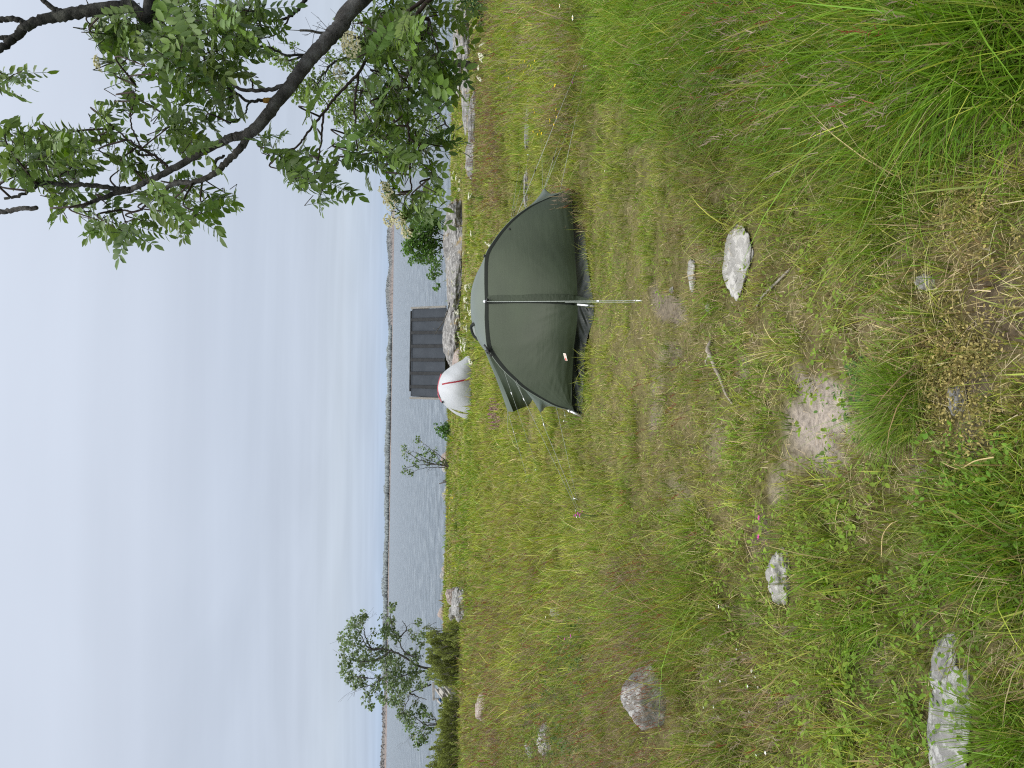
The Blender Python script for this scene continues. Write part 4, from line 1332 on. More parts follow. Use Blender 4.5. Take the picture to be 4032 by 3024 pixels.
# dead straw lying in the worn middle
def straw():
    n = 34000
    x, y = sample_field(n, 1.3, 9, 1.5)
    X, Y, w, h, soil, tone = zone(x, y)
    pr = np.clip(w[:, 1] / w.sum(1) * 1.8 - .12 + soil * .25, 0, 1)
    k = (RNG.random(n) < pr) & keep_ground(x, y, soil, .6)
    x, y = x[k], y[k]; n = len(x)
    L = RNG.lognormal(math.log(.055), .45, n)
    a = RNG.uniform(0, 2 * math.pi, n)
    root = np.stack([x, y, height(x, y) + RNG.uniform(.002, .035, n)], 1)
    d = np.stack([np.cos(a), np.sin(a)], 1)
    col = np.array((.52, .43, .27)) * RNG.uniform(.4, 1.2, (n, 1)) * RNG.uniform(.93, 1.07, (n, 3))
    return blades(root, L * .22, RNG.uniform(.0018, .0034, n), d * RNG.uniform(2.5, 5, (n, 1)), col, 2, az=a + math.pi / 2, root_shade=1.0, stiff=.2)


add_stuff('dead_straw', [straw()], 'dead pale straw lying between the short tufts', cat='straw')


# flowering grass and sorrel: thin stems with feathery brown heads
def heads():
    out = []
    spots = [((1950, 2750, 2150, 3150), 3000, .34, 0), ((1890, 2010, 2350, 3100), 1700, .32, 0), ((1880, 2010, -80, 820), 2100, .34, 0), ((2040, 2320, -80, 500), 1000, .36, 1),
             ((2205, 2300, 720, 950), 300, .24, 1), ((2700, 3300, 2400, 3150), 130, .2, 1), ((1830, 1890, 2100, 3000), 500, .3, 0), ((3000, 3900, -100, 500), 220, .42, 1), ((2400, 2900, 1400, 2200), 170, .2, 0)]
    for (Xa, Xb, Ya, Yb), n, hh, tan in spots:
        X = RNG.uniform(Xa, Xb, n); Y = RNG.uniform(Ya, Yb, n)
        g = Gv(X, Y)
        k = keep_ground(g[:, 0], g[:, 1], np.zeros(n)) & (g[:, 1] < 44) & (RNG.random(n) < .2 + 1.1 * sstep(.4, .6, fbm(g[:, 0] * .8, g[:, 1] * .8, 3, 6)))
        g = g[k]; n = len(g); y = g[:, 1]
        H = hh * RNG.lognormal(0, .22, n)
        b = RNG.normal(0, .14, (n, 2)) + np.array([-.22, 0])
        red = RNG.random(n) < (.12 if tan else .22)
        hc = np.where(red[:, None], np.array((.24, .075, .045)), np.array((.30, .235, .17) if tan else (.215, .155, .105))) * RNG.uniform(.7, 1.25, (n, 1))
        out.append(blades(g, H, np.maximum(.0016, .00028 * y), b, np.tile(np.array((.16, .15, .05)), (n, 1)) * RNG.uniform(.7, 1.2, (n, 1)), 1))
        for q in range(9):
            t = .70 + .30 * q / 9
            up = H * t * (1 - .35 * t * np.linalg.norm(b, axis=1))
            p = g.copy(); p[:, 2] += up; p[:, :2] += b * (H * t ** 1.5)[:, None]
            sp = (1 - abs(q / 8 - .3)) * .028
            out.append(blades(p, np.full(n, .030) * RNG.uniform(.6, 1.3, n), np.maximum(.0035, .00075 * y) * RNG.uniform(.7, 1.3, n), RNG.normal(0, 1.0, (n, 2)) * sp * 30 + b, hc, 1, root_shade=1))
    return out


add_stuff('seed_heads', heads(), 'feathery brown and reddish flowering heads standing over the meadow')


# ------------------------------------------------------------------ low broad leaved herbs
LEAFLET = np.array([(0, 0, 0), (.3, .30, .05), (.3, 0, 0), (.3, -.30, .05), (.68, .30, .03), (.68, 0, -.02), (.68, -.30, .03), (1, 0, -.08)], float)
LEAFLET_T = np.array([(0, 2, 1), (0, 3, 2), (1, 2, 5), (1, 5, 4), (2, 3, 6), (2, 6, 5), (4, 5, 7), (5, 6, 7)])


def leaves_np(pos, d, nrm, L, wid, col):
    """oval leaves: base point, direction, face normal, length, relative width"""
    n = len(pos)
    d = d / np.linalg.norm(d, axis=1, keepdims=True)
    s = np.cross(nrm, d); s /= np.maximum(np.linalg.norm(s, axis=1, keepdims=True), 1e-6)
    u = np.cross(d, s)
    V = pos[:, None, :] + L[:, None, None] * (LEAFLET[None, :, 0:1] * d[:, None] + LEAFLET[None, :, 1:2] * (wid[:, None, None] if hasattr(wid, '__len__') else wid) * s[:, None] + LEAFLET[None, :, 2:3] * u[:, None])
    T = (np.arange(n) * 8)[:, None, None] + LEAFLET_T[None]
    C = np.repeat(col[:, None], 8, 1)
    return V.reshape(-1, 3), T.reshape(-1, 3), C.reshape(-1, 3)


def herbs():
    out = []
    for (Xa, Xb, Ya, Yb, n, L, hh, c, k5) in ((3640, 4100, 1700, 2330, 100, .018, .06, (.115, .21, .026), 5), (3250, 3900, 2250, 3050, 200, .020, .05, (.13, .22, .03), 5), (2450, 3400, 2000, 3050, 620, .024, .065, (.17, .25, .035), 6),
                                              (2350, 3500, 700, 2000, 420, .020, .04, (.165, .24, .035), 5), (3250, 3500, 1560, 1800, 12, .024, .02, (.075, .13, .03), 3), (3320, 3500, 1400, 1640, 40, .022, .04, (.06, .125, .03), 3),
                                              (1900, 2200, 2850, 3100, 260, .045, .22, (.12, .17, .03), 5), (2050, 2350, 2420, 2980, 260, .04, .2, (.065, .11, .03), 6), (2600, 4100, -100, 640, 110, .026, .14, (.10, .20, .03), 5)):
        for g in Gv(RNG.uniform(Xa, Xb, n), RNG.uniform(Ya, Yb, n)):
            if g[1] > 20 or in_poly(np.array([g[0]]), np.array([g[1]]), _tf)[0]: continue
            m = random.randint(3, k5 * 2)
            top = hh * random.uniform(.5, 1.2)
            ang = RNG.uniform(0, 6.28, m)
            zz = RNG.uniform(.25, 1, m) * top
            d = np.stack([np.cos(ang), np.sin(ang), RNG.uniform(-.25, .9, m)], 1)
            pos = np.array(g)[None] + np.stack([np.cos(ang) * .012, np.sin(ang) * .012, zz], 1) + RNG.normal(0, .012, (m, 3)) * [1, 1, .4]
            col = np.array(c) * RNG.uniform(.7, 1.35, (m, 1)) * RNG.uniform(.92, 1.08, (m, 3))
            out.append(leaves_np(pos, d, np.tile([0, 0, 1.], (m, 1)) + RNG.normal(0, .3, (m, 3)), L * RNG.uniform(.6, 1.3, m), RNG.uniform(.6, 1.0, m), col))
    return out


LEAFM = mat_leaf('herb_leaf', trans=.30, rough=.6, spec=.12)
add_stuff('meadow_herbs', herbs(), 'low broad leaved green herbs scattered through the grass', LEAFM, 'herbs')


def yellow_herb():
    out = []
    for (Xa, Xb, Ya, Yb, n) in ((3600, 4060, 1230, 1700, 330), (3500, 3760, 1330, 1560, 160), (3700, 4060, 600, 1000, 150), (3750, 4050, 1700, 1800, 20)):
        for g in Gv(RNG.normal((Xa + Xb) / 2, (Xb - Xa) / 3.6, n), RNG.normal((Ya + Yb) / 2, (Yb - Ya) / 3.6, n)):
            if fbm(g[0] * 7, g[1] * 7, 3, 2) < .45: continue
            m = random.randint(8, 20)
            p0 = np.array(g)[None] + np.stack([RNG.normal(0, .014, m), RNG.normal(0, .014, m), RNG.uniform(.008, .05, m)], 1)
            d = RNG.normal(0, 1, (m, 3)); d[:, 2] = np.abs(d[:, 2]) * .8
            c = np.where(RNG.random((m, 1)) < .45, np.array((.44, .37, .14)), np.array((.22, .20, .07))) * RNG.uniform(.7, 1.2, (m, 1))
            out.append(leaves_np(p0, d, RNG.normal(0, 1, (m, 3)), RNG.uniform(.007, .013, m), np.full(m, .75), c))
    return out


add_stuff('yellowing_herbs', yellow_herb(), 'low yellowish small leaved herbs on the worn ground nearest the viewer', LEAFM, 'herbs')


# ------------------------------------------------------------------ bark
BARK = mat_noise('rowan_bark', (.036, .033, .030), (.095, .088, .080), 22, .9, 1.0, 55, 8, (.17, .165, .155), .010, .15)
BARK_DARK = mat_noise('mossy_dark_bark', (.012, .012, .011), (.038, .037, .032), 18, .95, 1.0, 45, 8, (.085, .085, .07), .014, .1)
TWIG = mat_noise('brown_twig', (.028, .020, .016), (.065, .048, .038), 30, .8, .3, 80, 5, None, .003, .2)
GREYB = mat_noise('grey_branch', (.05, .046, .042), (.12, .112, .10), 10, .9, .4, 30, 5, None, .01, .15)
LICHEN = mat_noise('orange_lichen', (.20, .105, .02), (.34, .20, .045), 60, .95, .8, 120, 6, None, .004, .1)
LEAF = mat_leaf('rowan_leaf', trans=.30, rough=.42, spec=.35, under=(.17, .22, .11))
FARLEAF = mat_leaf('far_leaf', trans=.30, rough=.5, spec=.2)
PETAL = mat_leaf('petal', trans=.25, rough=.7, spec=.1)

# ------------------------------------------------------------------ the near rowan on the right
C_ = lambda a, b: (a / 1.106, b / 1.106)
YR = 2.9
tb_ = np.array([2.25, 3.05, 0]); tb_[2] = float(height(tb_[0], tb_[1]))
ROWAN = thing('rowan_tree', tb_, 'near rowan reaching in from the right with a thick grey limb and drooping leaves', 'tree')


def zc_(pts, y=YR):
    """points of a limb, third number = depth offset"""
    return np.array([P(*C_(p[0], p[1]), y + (p[2] if len(p) > 2 else 0)) for p in pts])


mb = MB()
trunk = crom([tb_ + [0, 0, -.2], tb_ + [-.02, 0, .5], tb_ + [-.10, .02, 1.1], tb_ + [-.05, .0, 1.8], tb_ + [.02, .05, 2.6], tb_ + [-.1, .0, 3.4], tb_ + [-.05, .05, 4.2]], 8)
mb.tube(trunk, [.13, .11, .10, .085, .07, .05, .03], 12, True, .04)
mb.build('trunk', BARK, ROWAN)
limbs = []      # sampled points of every limb, for the twigs to start from
main0 = tb_ + np.array([-.08, .02, 1.15])


def limb(pts, r0, r1, mat=BARK, y=YR, start=None, k=10, rough=.03, keep=True, bump=.0015):
    q = zc_(pts, y)
    if start is not None: q = np.vstack([start, q])
    c = crom(q, 9)
    c = c + RNG.normal(0, bump, c.shape)
    r0 *= .63; r1 *= .63
    mb = MB(); mb.tube(c, [r0, (r0 + r1) / 2, r1], k, True, rough)
    o = mb.build('branch', mat, ROWAN)
    if keep: limbs.append(c)
    return o


limb([(1570, 0), (1500, 95), (1420, 180), (1340, 270), (1270, 365), (1200, 455), (1130, 540), (1070, 595)], .050, .030, BARK, YR, main0, 14)
limb([(1085, 585), (1010, 598), (960, 622), (860, 672), (740, 742), (650, 785), (560, 830)], .025, .015, BARK, YR, None, 10)
limb([(565, 828), (480, 850), (400, 880), (340, 900)], .016, .008, BARK_DARK)
limb([(570, 825), (500, 822), (400, 808), (300, 806), (190, 798), (90, 850), (20, 865)], .016, .007, BARK_DARK)
limb([(1085, 575), (1050, 640), (985, 708), (930, 758), (850, 792), (760, 800), (700, 850)], .022, .011, BARK)
limb([(930, 760), (940, 700), (975, 680)], .011, .007, BARK_DARK)
limb([(650, 790), (640, 880), (600, 920), (530, 915)], .008, .004, TWIG, YR, None, 6)
limb([(160, 906), (80, 910), (0, 925), (-60, 930)], .012, .014, BARK, YR - .05)
limb([(740, 742), (690, 690), (620, 650), (560, 610), (500, 560)], .009, .004, TWIG, YR, None, 6)
limb([(620, 650), (575, 560), (570, 500), (585, 430), (590, 370)], .005, .0025, TWIG, YR, None, 6)
# upper dark mossy limbs at the frame edge
top0 = tb_ + np.array([-.02, .03, 2.6])
limb([(660, -5), (560, 28), (420, 42), (310, 62), (210, 80), (120, 112), (70, 160), (0, 215), (-60, 260)], .042, .016, BARK_DARK, YR, top0, 12, .16)
limb([(130, 110), (70, 85), (0, 85), (-60, 90)], .016, .013, BARK_DARK, YR, None, 10, .1)
limb([(300, 62), (240, 40), (200, 10), (170, -20)], .016, .012, BARK_DARK, YR, None, 10, .12)
limb([(120, 115), (60, 160), (0, 165), (-50, 170)], .012, .013, BARK_DARK, YR + .03, None, 8, .1)
limb([(745, -20), (742, 30), (700, 75), (650, 75), (600, 40)], .020, .012, BARK_DARK, YR + .05, None, 10, .12)
# side shoots of the main limb
limb([(1205, 430), (1140, 436), (1080, 442), (1020, 400), (950, 370)], .011, .006, BARK_DARK)
limb([(1250, 370), (1160, 392), (1050, 388), (985, 350), (900, 330)], .014, .006, BARK)
limb([(1100, 388), (1098, 360), (1090, 342)], .005, .003, TWIG, YR, None, 6)
limb([(1345, 235), (1250, 240), (1180, 208), (1125, 202)], .008, .005, BARK_DARK)
limb([(1335, -10), (1290, 50), (1240, 80), (1180, 92), (1090, 88)], .012, .005, BARK_DARK, YR + .1)
limb([(1270, 60), (1220, 140), (1170, 160), (1110, 170)], .006, .003, TWIG, YR + .1, None, 6)
limb([(1085, 440), (1060, 500), (1000, 540)], .006, .003, BARK_DARK, YR, None, 6)
# the lower twigs
low0 = zc_([(1640, 180, .1)])[0]
limb([(1760, 60), (1640, 180), (1560, 318), (1480, 402), (1410, 490), (1345, 572), (1290, 640), (1200, 655)], .012, .005, TWIG, YR + .05, tb_ + np.array([-.1, .02, .75]), 8)
limb([(1410, 490), (1402, 590), (1386, 690), (1366, 765)], .007, .004, TWIG, YR + .05, None, 6)
limb([(1562, 325), (1545, 450), (1550, 560), (1556, 680)], .008, .004, TWIG, YR + .05, None, 6)
limb([(1900, -20), (1870, 95), (1830, 190), (1790, 330), (1772, 480), (1782, 600), (1786, 750), (1792, 830)], .014, .005, TWIG, YR + .05, tb_ + np.array([-.05, .02, .6]), 8)
limb([(1772, 480), (1700, 560), (1660, 640), (1640, 700)], .006, .003, TWIG, YR, None, 6)
limb([(1782, 600), (1850, 660), (1880, 740), (1870, 780)], .006, .003, TWIG, YR, None, 6)
limb([(1870, 95), (1900, 200), (1930, 300), (1935, 380)], .006, .003, TWIG, YR, None, 6)
limb([(1640, 180), (1690, 300), (1680, 420)], .006, .003, TWIG, YR + .1, None, 6)
mb = MB(); c = zc_([(1188, 437), (1166, 438), (1146, 438)]); mb.tube(c, [.0085, .0105, .0082], 10, True, .1); mb.build('lichen_patch', LICHEN, ROWAN)

CL = [(480, 150, 110), (600, 120, 110), (700, 200, 120), (820, 150, 110), (930, 110, 110), (560, 250, 80), (780, 290, 90), (880, 300, 80), (960, 220, 100), (640, 290, 70), (1050, 100, 90), (1080, 190, 70), (1120, 50, 60), (1170, 120, 50),
      (420, 130, 60), (760, 70, 90), (860, 60, 90), (1000, 40, 80), (700, 320, 60),
      (60, 640, 100), (160, 650, 90), (260, 650, 90), (330, 620, 60), (80, 760, 80), (200, 740, 80), (300, 740, 70), (350, 690, 60), (20, 560, 50), (10, 720, 70), (120, 700, 90), (240, 860, 60), (330, 850, 50),
      (440, 500, 55), (440, 600, 60), (540, 440, 50), (600, 470, 45), (560, 400, 40), (700, 490, 50), (740, 550, 60), (770, 610, 60), (850, 590, 60), (900, 520, 60), (830, 420, 50), (930, 430, 50), (1010, 460, 45), (1020, 280, 60),
      (620, 650, 50), (560, 700, 50), (520, 740, 40), (620, 760, 40), (480, 680, 50), (430, 960, 60), (500, 990, 50), (560, 1000, 50), (400, 920, 50), (620, 960, 50), (250, 905, 40), (480, 900, 50),
      (700, 850, 60), (760, 800, 60), (820, 840, 60), (910, 850, 60), (980, 840, 40), (720, 920, 50), (880, 930, 40), (660, 830, 50), (830, 950, 40),
      (30, 340, 60), (0, 390, 50), (1120, 600, 50), (1170, 630, 50), (1200, 690, 50), (1270, 740, 50), (1300, 690, 45), (1350, 680, 40), (1320, 790, 50), (1420, 790, 50), (1450, 750, 40), (1390, 820, 40), (1350, 470, 40), (1400, 590, 30),
      (1490, 600, 40), (1520, 660, 50), (1570, 750, 40), (1570, 690, 40), (1600, 230, 90), (1650, 330, 90), (1700, 200, 90), (1620, 100, 90), (1750, 100, 90), (1840, 60, 80), (1900, 150, 70), (1940, 60, 70), (1820, 270, 80), (1700, 420, 80),
      (1640, 470, 80), (1760, 420, 80), (1850, 370, 80), (1930, 350, 50), (1640, 570, 80), (1740, 560, 80), (1720, 660, 70), (1650, 660, 60), (1800, 620, 60), (1880, 600, 60), (1930, 640, 45), (1800, 730, 60), (1890, 740, 50), (1720, 760, 60),
      (1850, 830, 60), (1790, 850, 60), (1900, 840, 45), (1740, 920, 50), (1720, 850, 50), (1800, 930, 40), (1560, 200, 70), (1700, 40, 80), (1780, 180, 80), (1880, 250, 60), (1700, 500, 70), (1600, 400, 60)]
lp = np.concatenate(limbs)
lX, lY = proj(lp)
lV, lT, lC = [], [], []
tw = MB(); stalks = MB()
for (a, b, r) in CL:
    X0, Y0 = C_(a, b)
    n = max(1, int(round(r * r / (900.0 if a > 1580 else 950.0))))
    yd = YR + random.uniform(-.32, .38)
    ctr_ = np.array(P(X0, Y0, yd))
    # a twig from the nearest limb
    i = int(np.argmin(np.hypot(lX - X0, lY - Y0) + np.abs(lp[:, 1] - yd) * 90))
    s = lp[i]
    mid = s * .5 + ctr_ * .5 + np.array([0, 0, .05]) + RNG.normal(0, .02, 3)
    if np.linalg.norm(ctr_ - s) > .04:
        tw.tube(crom([s, mid, ctr_], 5), [.0042, .003, .002], 5)
    for k in range(n):
        L = random.uniform(.105, .165)
        # leaves droop and spread away from the twig
        dr = ctr_ - s; dr = dr / (np.linalg.norm(dr) + 1e-6)
        d = RNG.normal(0, .75, 3) + dr * .7 + np.array([-.25, 0, -.35])
        d /= np.linalg.norm(d)
        base = np.array(P(X0 + random.gauss(0, r * .40), Y0 + random.gauss(0, r * .40), yd + random.gauss(0, .08))) - d * L * .45
        # rachis with a downward curve
        t = np.linspace(0, 1, 7)
        cur = base[None] + d[None] * (t * L)[:, None]
        cur[:, 2] -= (t ** 2) * L * random.uniform(.05, .35)
        tw.tube(np.vstack([ctr_ * .6 + base * .4, cur[0]]), .0016, 4, False)
        stalks.tube(cur, [.0013, .0008], 4, False)
        nr = RNG.normal(0, .55, 3) + np.array([0, -.25, .8]); nr /= np.linalg.norm(nr)
        np_ = random.randint(5, 7)
        side = np.cross(d, nr); side /= np.linalg.norm(side); up_ = np.cross(side, d)
        pos, dd, nn, LL, ww = [], [], [], [], []
        for q in range(np_):
            f = .22 + .72 * q / (np_ - 1)
            pt_ = np.array([np.interp(f, t, cur[:, c]) for c in range(3)])
            sz = .046 * (1 - .35 * abs(q / (np_ - 1) - .45)) * L / .14
            for sg in (-1, 1):
                ang = rad(random.uniform(52, 72))
                v = d * math.cos(ang) + side * sg * math.sin(ang) + up_ * random.uniform(-.25, .12)
                pos.append(pt_); dd.append(v); nn.append(nr + RNG.normal(0, .22, 3)); LL.append(sz * random.uniform(.85, 1.12)); ww.append(random.uniform(.60, .82))
        pos.append(cur[-1]); dd.append(d + np.array([0, 0, -.25])); nn.append(nr); LL.append(.042 * L / .14); ww.append(.72)
        g0 = np.array((.092, .160, .022)) * random.uniform(.7, 1.35) + np.array((.03, .03, 0)) * (random.random() < .25) + np.array((0, .004, .012)) * (random.random() < .2)
        if random.random() < .05: g0 = np.array((.20, .25, .13))
        col = g0[None] * RNG.uniform(.85, 1.15, (len(pos), 1))
        v_, t_, c_ = leaves_np(np.array(pos), np.array(dd), np.array(nn), np.array(LL), np.array(ww), col)
        lT.append(t_ + sum(len(x) for x in lV) if False else t_); lV.append(v_); lC.append(c_)
o_ = 0
for k in range(len(lV)):
    lT[k] = lT[k] + o_; o_ += len(lV[k])
crown('foliage', np.concatenate(lV), np.concatenate(lT), np.concatenate(lC), LEAF, [(tw, TWIG), (stalks, mat_plain('green_stalk', (.07, .10, .03), .6, .2))], ROWAN, True)


def umbel_mesh(parts, n, R, fl, c0, c1, flat=.45):
    V, T, C = parts
    for k in range(n):
        a = random.uniform(0, 6.283); r = R * math.sqrt(random.random())
        p = np.array([r * math.cos(a), r * math.sin(a), flat * R * (1 - (r / R) ** 2) + random.uniform(-.1, .1) * R])
        nn = RNG.normal(0, .5, 3) + np.array([p[0] / R * .6, p[1] / R * .6, 1.0]); nn /= np.linalg.norm(nn)
        s = np.cross(nn, [.2, .9, .1]); s /= np.linalg.norm(s); u = np.cross(nn, s)
        b = len(V); f = fl * random.uniform(.7, 1.25)
        V.append(p + nn * f * .35)
        for j in range(5):
            V.append(p + (s * math.cos(j * 1.2566) + u * math.sin(j * 1.2566)) * f)
        T += [(b, b + 1 + j, b + 1 + (j + 1) % 5) for j in range(5)]
        c = np.array(c0) + (np.array(c1) - np.array(c0)) * random.random()
        C += [c] * 6


def corymb(center, nrm, R, n, par, fl=.006, c0=(.46, .43, .22), c1=(.62, .59, .40), stem=None):
    V, T, C = [], [], []
    umbel_mesh((V, T, C), n, R, fl, c0, c1)
    V = np.array(V)
    nrm = np.asarray(nrm, float) / np.linalg.norm(nrm)
    q = Vector((0, 0, 1)).rotation_difference(Vector(nrm)).to_matrix()
    V = V @ np.array(q).T + center
    o = link('flower_cluster', mesh_tris('flower_cluster', V, T, np.array(C)), PETAL, par)
    m2 = MB(); base = center - nrm * R * 1.6
    for k in range(9):
        a = k * .7; rr_ = R * .75 * (k % 3 + 1) / 3
        tip = np.array(q) @ np.array([rr_ * math.cos(a), rr_ * math.sin(a), .05 * R]) + center
        m2.tube([base, base * .5 + tip * .5 + nrm * .004, tip], .0012, 4, False)
    if stem is not None: m2.tube([stem, base], .0018, 4, False)
    st = m2.build('flower_stalk', mat_plain('stalk', (.08, .10, .035), .7, .2), par)
    st.parent = o; st.matrix_parent_inverse = (Matrix.Translation(Vector(par.location)) @ o.matrix_parent_inverse).inverted()
    return o


for (a, b, y, R, n) in ((430, 275, 0, .030, 70), (1530, 195, -.1, .045, 230), (1480, 320, .2, .034, 70), (1680, 830, -.05, .034, 80), (1700, 880, 0, .034, 80), (1735, 960, .0, .034, 80), (1770, 1010, .05, .028, 55), (1690, 960, .1, .026, 50)):
    ctr_ = P(*C_(a, b), YR + y)
    i = int(np.argmin(np.hypot(lX - C_(a, b)[0], lY - C_(a, b)[1])))
    corymb(ctr_, (-.3, -.55, .55) if a != 430 else (-.2, -.1, .8), R, n, ROWAN, .0045, stem=None)


# ------------------------------------------------------------------ smaller trees and bushes further off
def wild_tree(name, label, cat, stems, y, r0, leaf_px, leaf_L, leaf_c, n_leaf, bark=GREYB, base=None, twig_n=70, twig_len=.5, spread=.35, pale=.12, group=None, bare=.15, blossom=0, sag=0.0, relief=.25):
    """stems: pixel polylines in the plane at depth y; leaf_px: (X, Y, radius) clumps of leaves"""
    b0 = np.array(base if base is not None else P(*stems[0][0], y))
    b0[2] = float(height(b0[0], b0[1])) - .03
    root = thing(name, b0, label, cat, group)
    S = []
    for k, st in enumerate(stems):
        q = []
        for j, p in enumerate(st):
            f = j / max(1, len(st) - 1)
            q.append(P(p[0], p[1], y + (math.sin(k * 2.4) * relief * f + random.gauss(0, .08) * f)))
        q = np.array(q)
        if k == 0 or st[0] == stems[0][0]: q[0] = b0
        c = crom(q, 7); c[1:-1] += RNG.normal(0, .012, c[1:-1].shape)
        rr = r0 * (1 if k == 0 else .62)
        mb = MB(); mb.tube(c, [rr, rr * .6, rr * .3], 7, True, .08)
        mb.build('trunk' if k == 0 else 'branch', bark, root)
        S.append(c)
    A = np.concatenate(S); aX, aY = proj(A)
    tw = MB(); V, T, C = [], [], []
    pos, dd, nn, LL, cc = [], [], [], [], []
    for (X, Y, r) in leaf_px:
        yd = y + random.gauss(0, spread)
        c = np.array(P(X, Y, yd))
        i = int(np.argmin(np.hypot(aX - X, aY - Y) + .35 * np.maximum(0, aX * 0 + (X - aX)) + np.abs(A[:, 1] - yd) * 25))
        s = A[i]
        R = r / F * y
        m_ = s * .45 + c * .55 + RNG.normal(0, .05, 3) + np.array([0, 0, .06 + sag])
        cv = crom([s, m_, c], 4)
        tw.tube(cv, [.011 * r0 / .06, .006 * r0 / .06, .004 * r0 / .06], 5, False)
        for e in range(5):
            e_ = c + RNG.normal(0, R * .6, 3)
            tw.tube(crom([cv[-4], (cv[-4] + e_) / 2 + RNG.normal(0, .02, 3), e_], 3), .0028 * r0 / .06 + .001, 4, False)
        nl = int(n_leaf * 2.6 * (r / 50.0) ** 1.5)
        v = RNG.normal(0, 1, (nl, 3)); v /= np.linalg.norm(v, axis=1, keepdims=True)
        pp = c + v * R * (RNG.random((nl, 1)) ** .45) * np.array([1, 1, .9])
        keep = fbm(pp[:, 0] * 4 + 9, pp[:, 2] * 4 + pp[:, 1], 2, 3) > .36
        pp = pp[keep]; nl = len(pp)
        pos.append(pp); dd.append(RNG.normal(0, 1, (nl, 3)) + v[keep] * .5 + np.array([0, 0, -.2])); nn.append(RNG.normal(0, .8, (nl, 3)) + np.array([0, 0, .9]))
        LL.append(leaf_L * RNG.uniform(.7, 1.3, nl))
        k_ = np.array(leaf_c) * RNG.uniform(.65, 1.35, (nl, 1)) * random.uniform(.8, 1.2)
        ps = RNG.random(nl) < pale
        k_[ps] = np.array((.30, .34, .23)) * RNG.uniform(.7, 1.2, (ps.sum(), 1))
        cc.append(k_)
    for e in range(twig_n):        # bare wind-bitten twigs
        i = random.randrange(len(A)); s = A[i]
        d = RNG.normal(0, .6, 3) + np.array([0, 0, .35]); d /= np.linalg.norm(d)
        l = twig_len * random.uniform(.4, 1.1)
        m_ = s + d * l * .5 + RNG.normal(0, .04, 3); e_ = s + d * l + RNG.normal(0, .05, 3)
        cv = crom([s, m_, e_], 4); tw.tube(cv, [.006 * r0 / .06, .003 * r0 / .06], 4, False)
        for u in range(2):
            j = random.randrange(3, len(cv)); d2 = d + RNG.normal(0, .6, 3)
            tw.tube([cv[j], cv[j] + d2 * l * .3], .0022 * r0 / .06 + .0008, 4, False)
    pos = np.concatenate(pos)
    v_, t_, c_ = leaves_np(pos, np.concatenate(dd), np.concatenate(nn), np.concatenate(LL), np.full(len(pos), 1.25), np.concatenate(cc))
    crown('crown', v_, t_, c_, FARLEAF, [(tw, bark)], root)
    return root


Z5 = lambda a, b: (1300 + a / 2.2917, 2300 + b / 2.2917)
Z8 = lambda a, b: (800 + a / 2.212, b / 2.212)
Z3 = lambda a, b: (1300 + a / 1.165, 1600 + b / 1.165)
Z15 = lambda a, b: (1450 + a / 1.508, 650 + b / 1.508)
# slim rowan standing by the shore rocks on the right
tpx = [[(1896, 262), (1850, 256), (1790, 250), (1735, 252), (1690, 246), (1640, 215), (1560, 190), (1480, 170), (1380, 140), (1290, 130), (1180, 120)],
       [(1740, 250), (1700, 215), (1660, 180), (1620, 150), (1575, 90), (1520, 40)],
       [(1780, 252), (1745, 215), (1715, 180), (1690, 150)],
       [(1560, 190), (1500, 260), (1440, 330), (1400, 420), (1360, 480)], [(1640, 215), (1600, 300), (1560, 390), (1545, 470), (1560, 560)], [(1735, 252), (1715, 320), (1720, 400), (1745, 470), (1780, 520)],
       [(1480, 170), (1400, 220), (1310, 250), (1250, 330)], [(1290, 130), (1240, 190), (1170, 230), (1100, 240)]]
leafc = [(*Z8(a, b), r) for a, b, r in ((600, 480, 34), (680, 520, 30), (760, 560, 34), (800, 420, 26), (560, 470, 24), (820, 820, 34), (900, 780, 40), (960, 700, 40), (860, 860, 26), (1000, 800, 44), (1100, 700, 44), (1160, 650, 34), (1180, 820, 50),
                                         (1080, 900, 44), (1160, 960, 44), (1240, 880, 50), (1280, 1000, 46), (1180, 1050, 34), (1340, 940, 44), (1400, 860, 44), (1420, 1040, 40), (1340, 1120, 34), (1400, 1200, 36), (1460, 1120, 34), (1500, 1180, 30), (1380, 1260, 30), (1480, 960, 40),
                                         (1540, 900, 34), (1560, 820, 34), (1900, 980, 34), (1960, 1050, 34), (2020, 1130, 34), (2060, 1000, 30), (2100, 1160, 30), (2140, 880, 30), (1940, 1170, 26), (1880, 1080, 30), (1200, 180, 30), (1300, 120, 34), (1100, 480, 26), (1150, 340, 26),
                                         (1380, 220, 44), (1500, 300, 44), (1600, 200, 44), (1700, 300, 40), (1760, 180, 40), (1850, 300, 36), (1950, 200, 30), (2060, 480, 20), (2020, 700, 24), (1650, 700, 44), (1720, 560, 40), (1800, 760, 36), (1300, 760, 40), (1240, 560, 40))]
wild_tree('rowan_tree', 'slim leaning rowan with pale green leaves standing at the shore rocks on the right', 'tree', tpx, 24, .115, leafc, .09, (.14, .21, .05), 60, BARK_DARK, None, 90, .8, .6, .10)
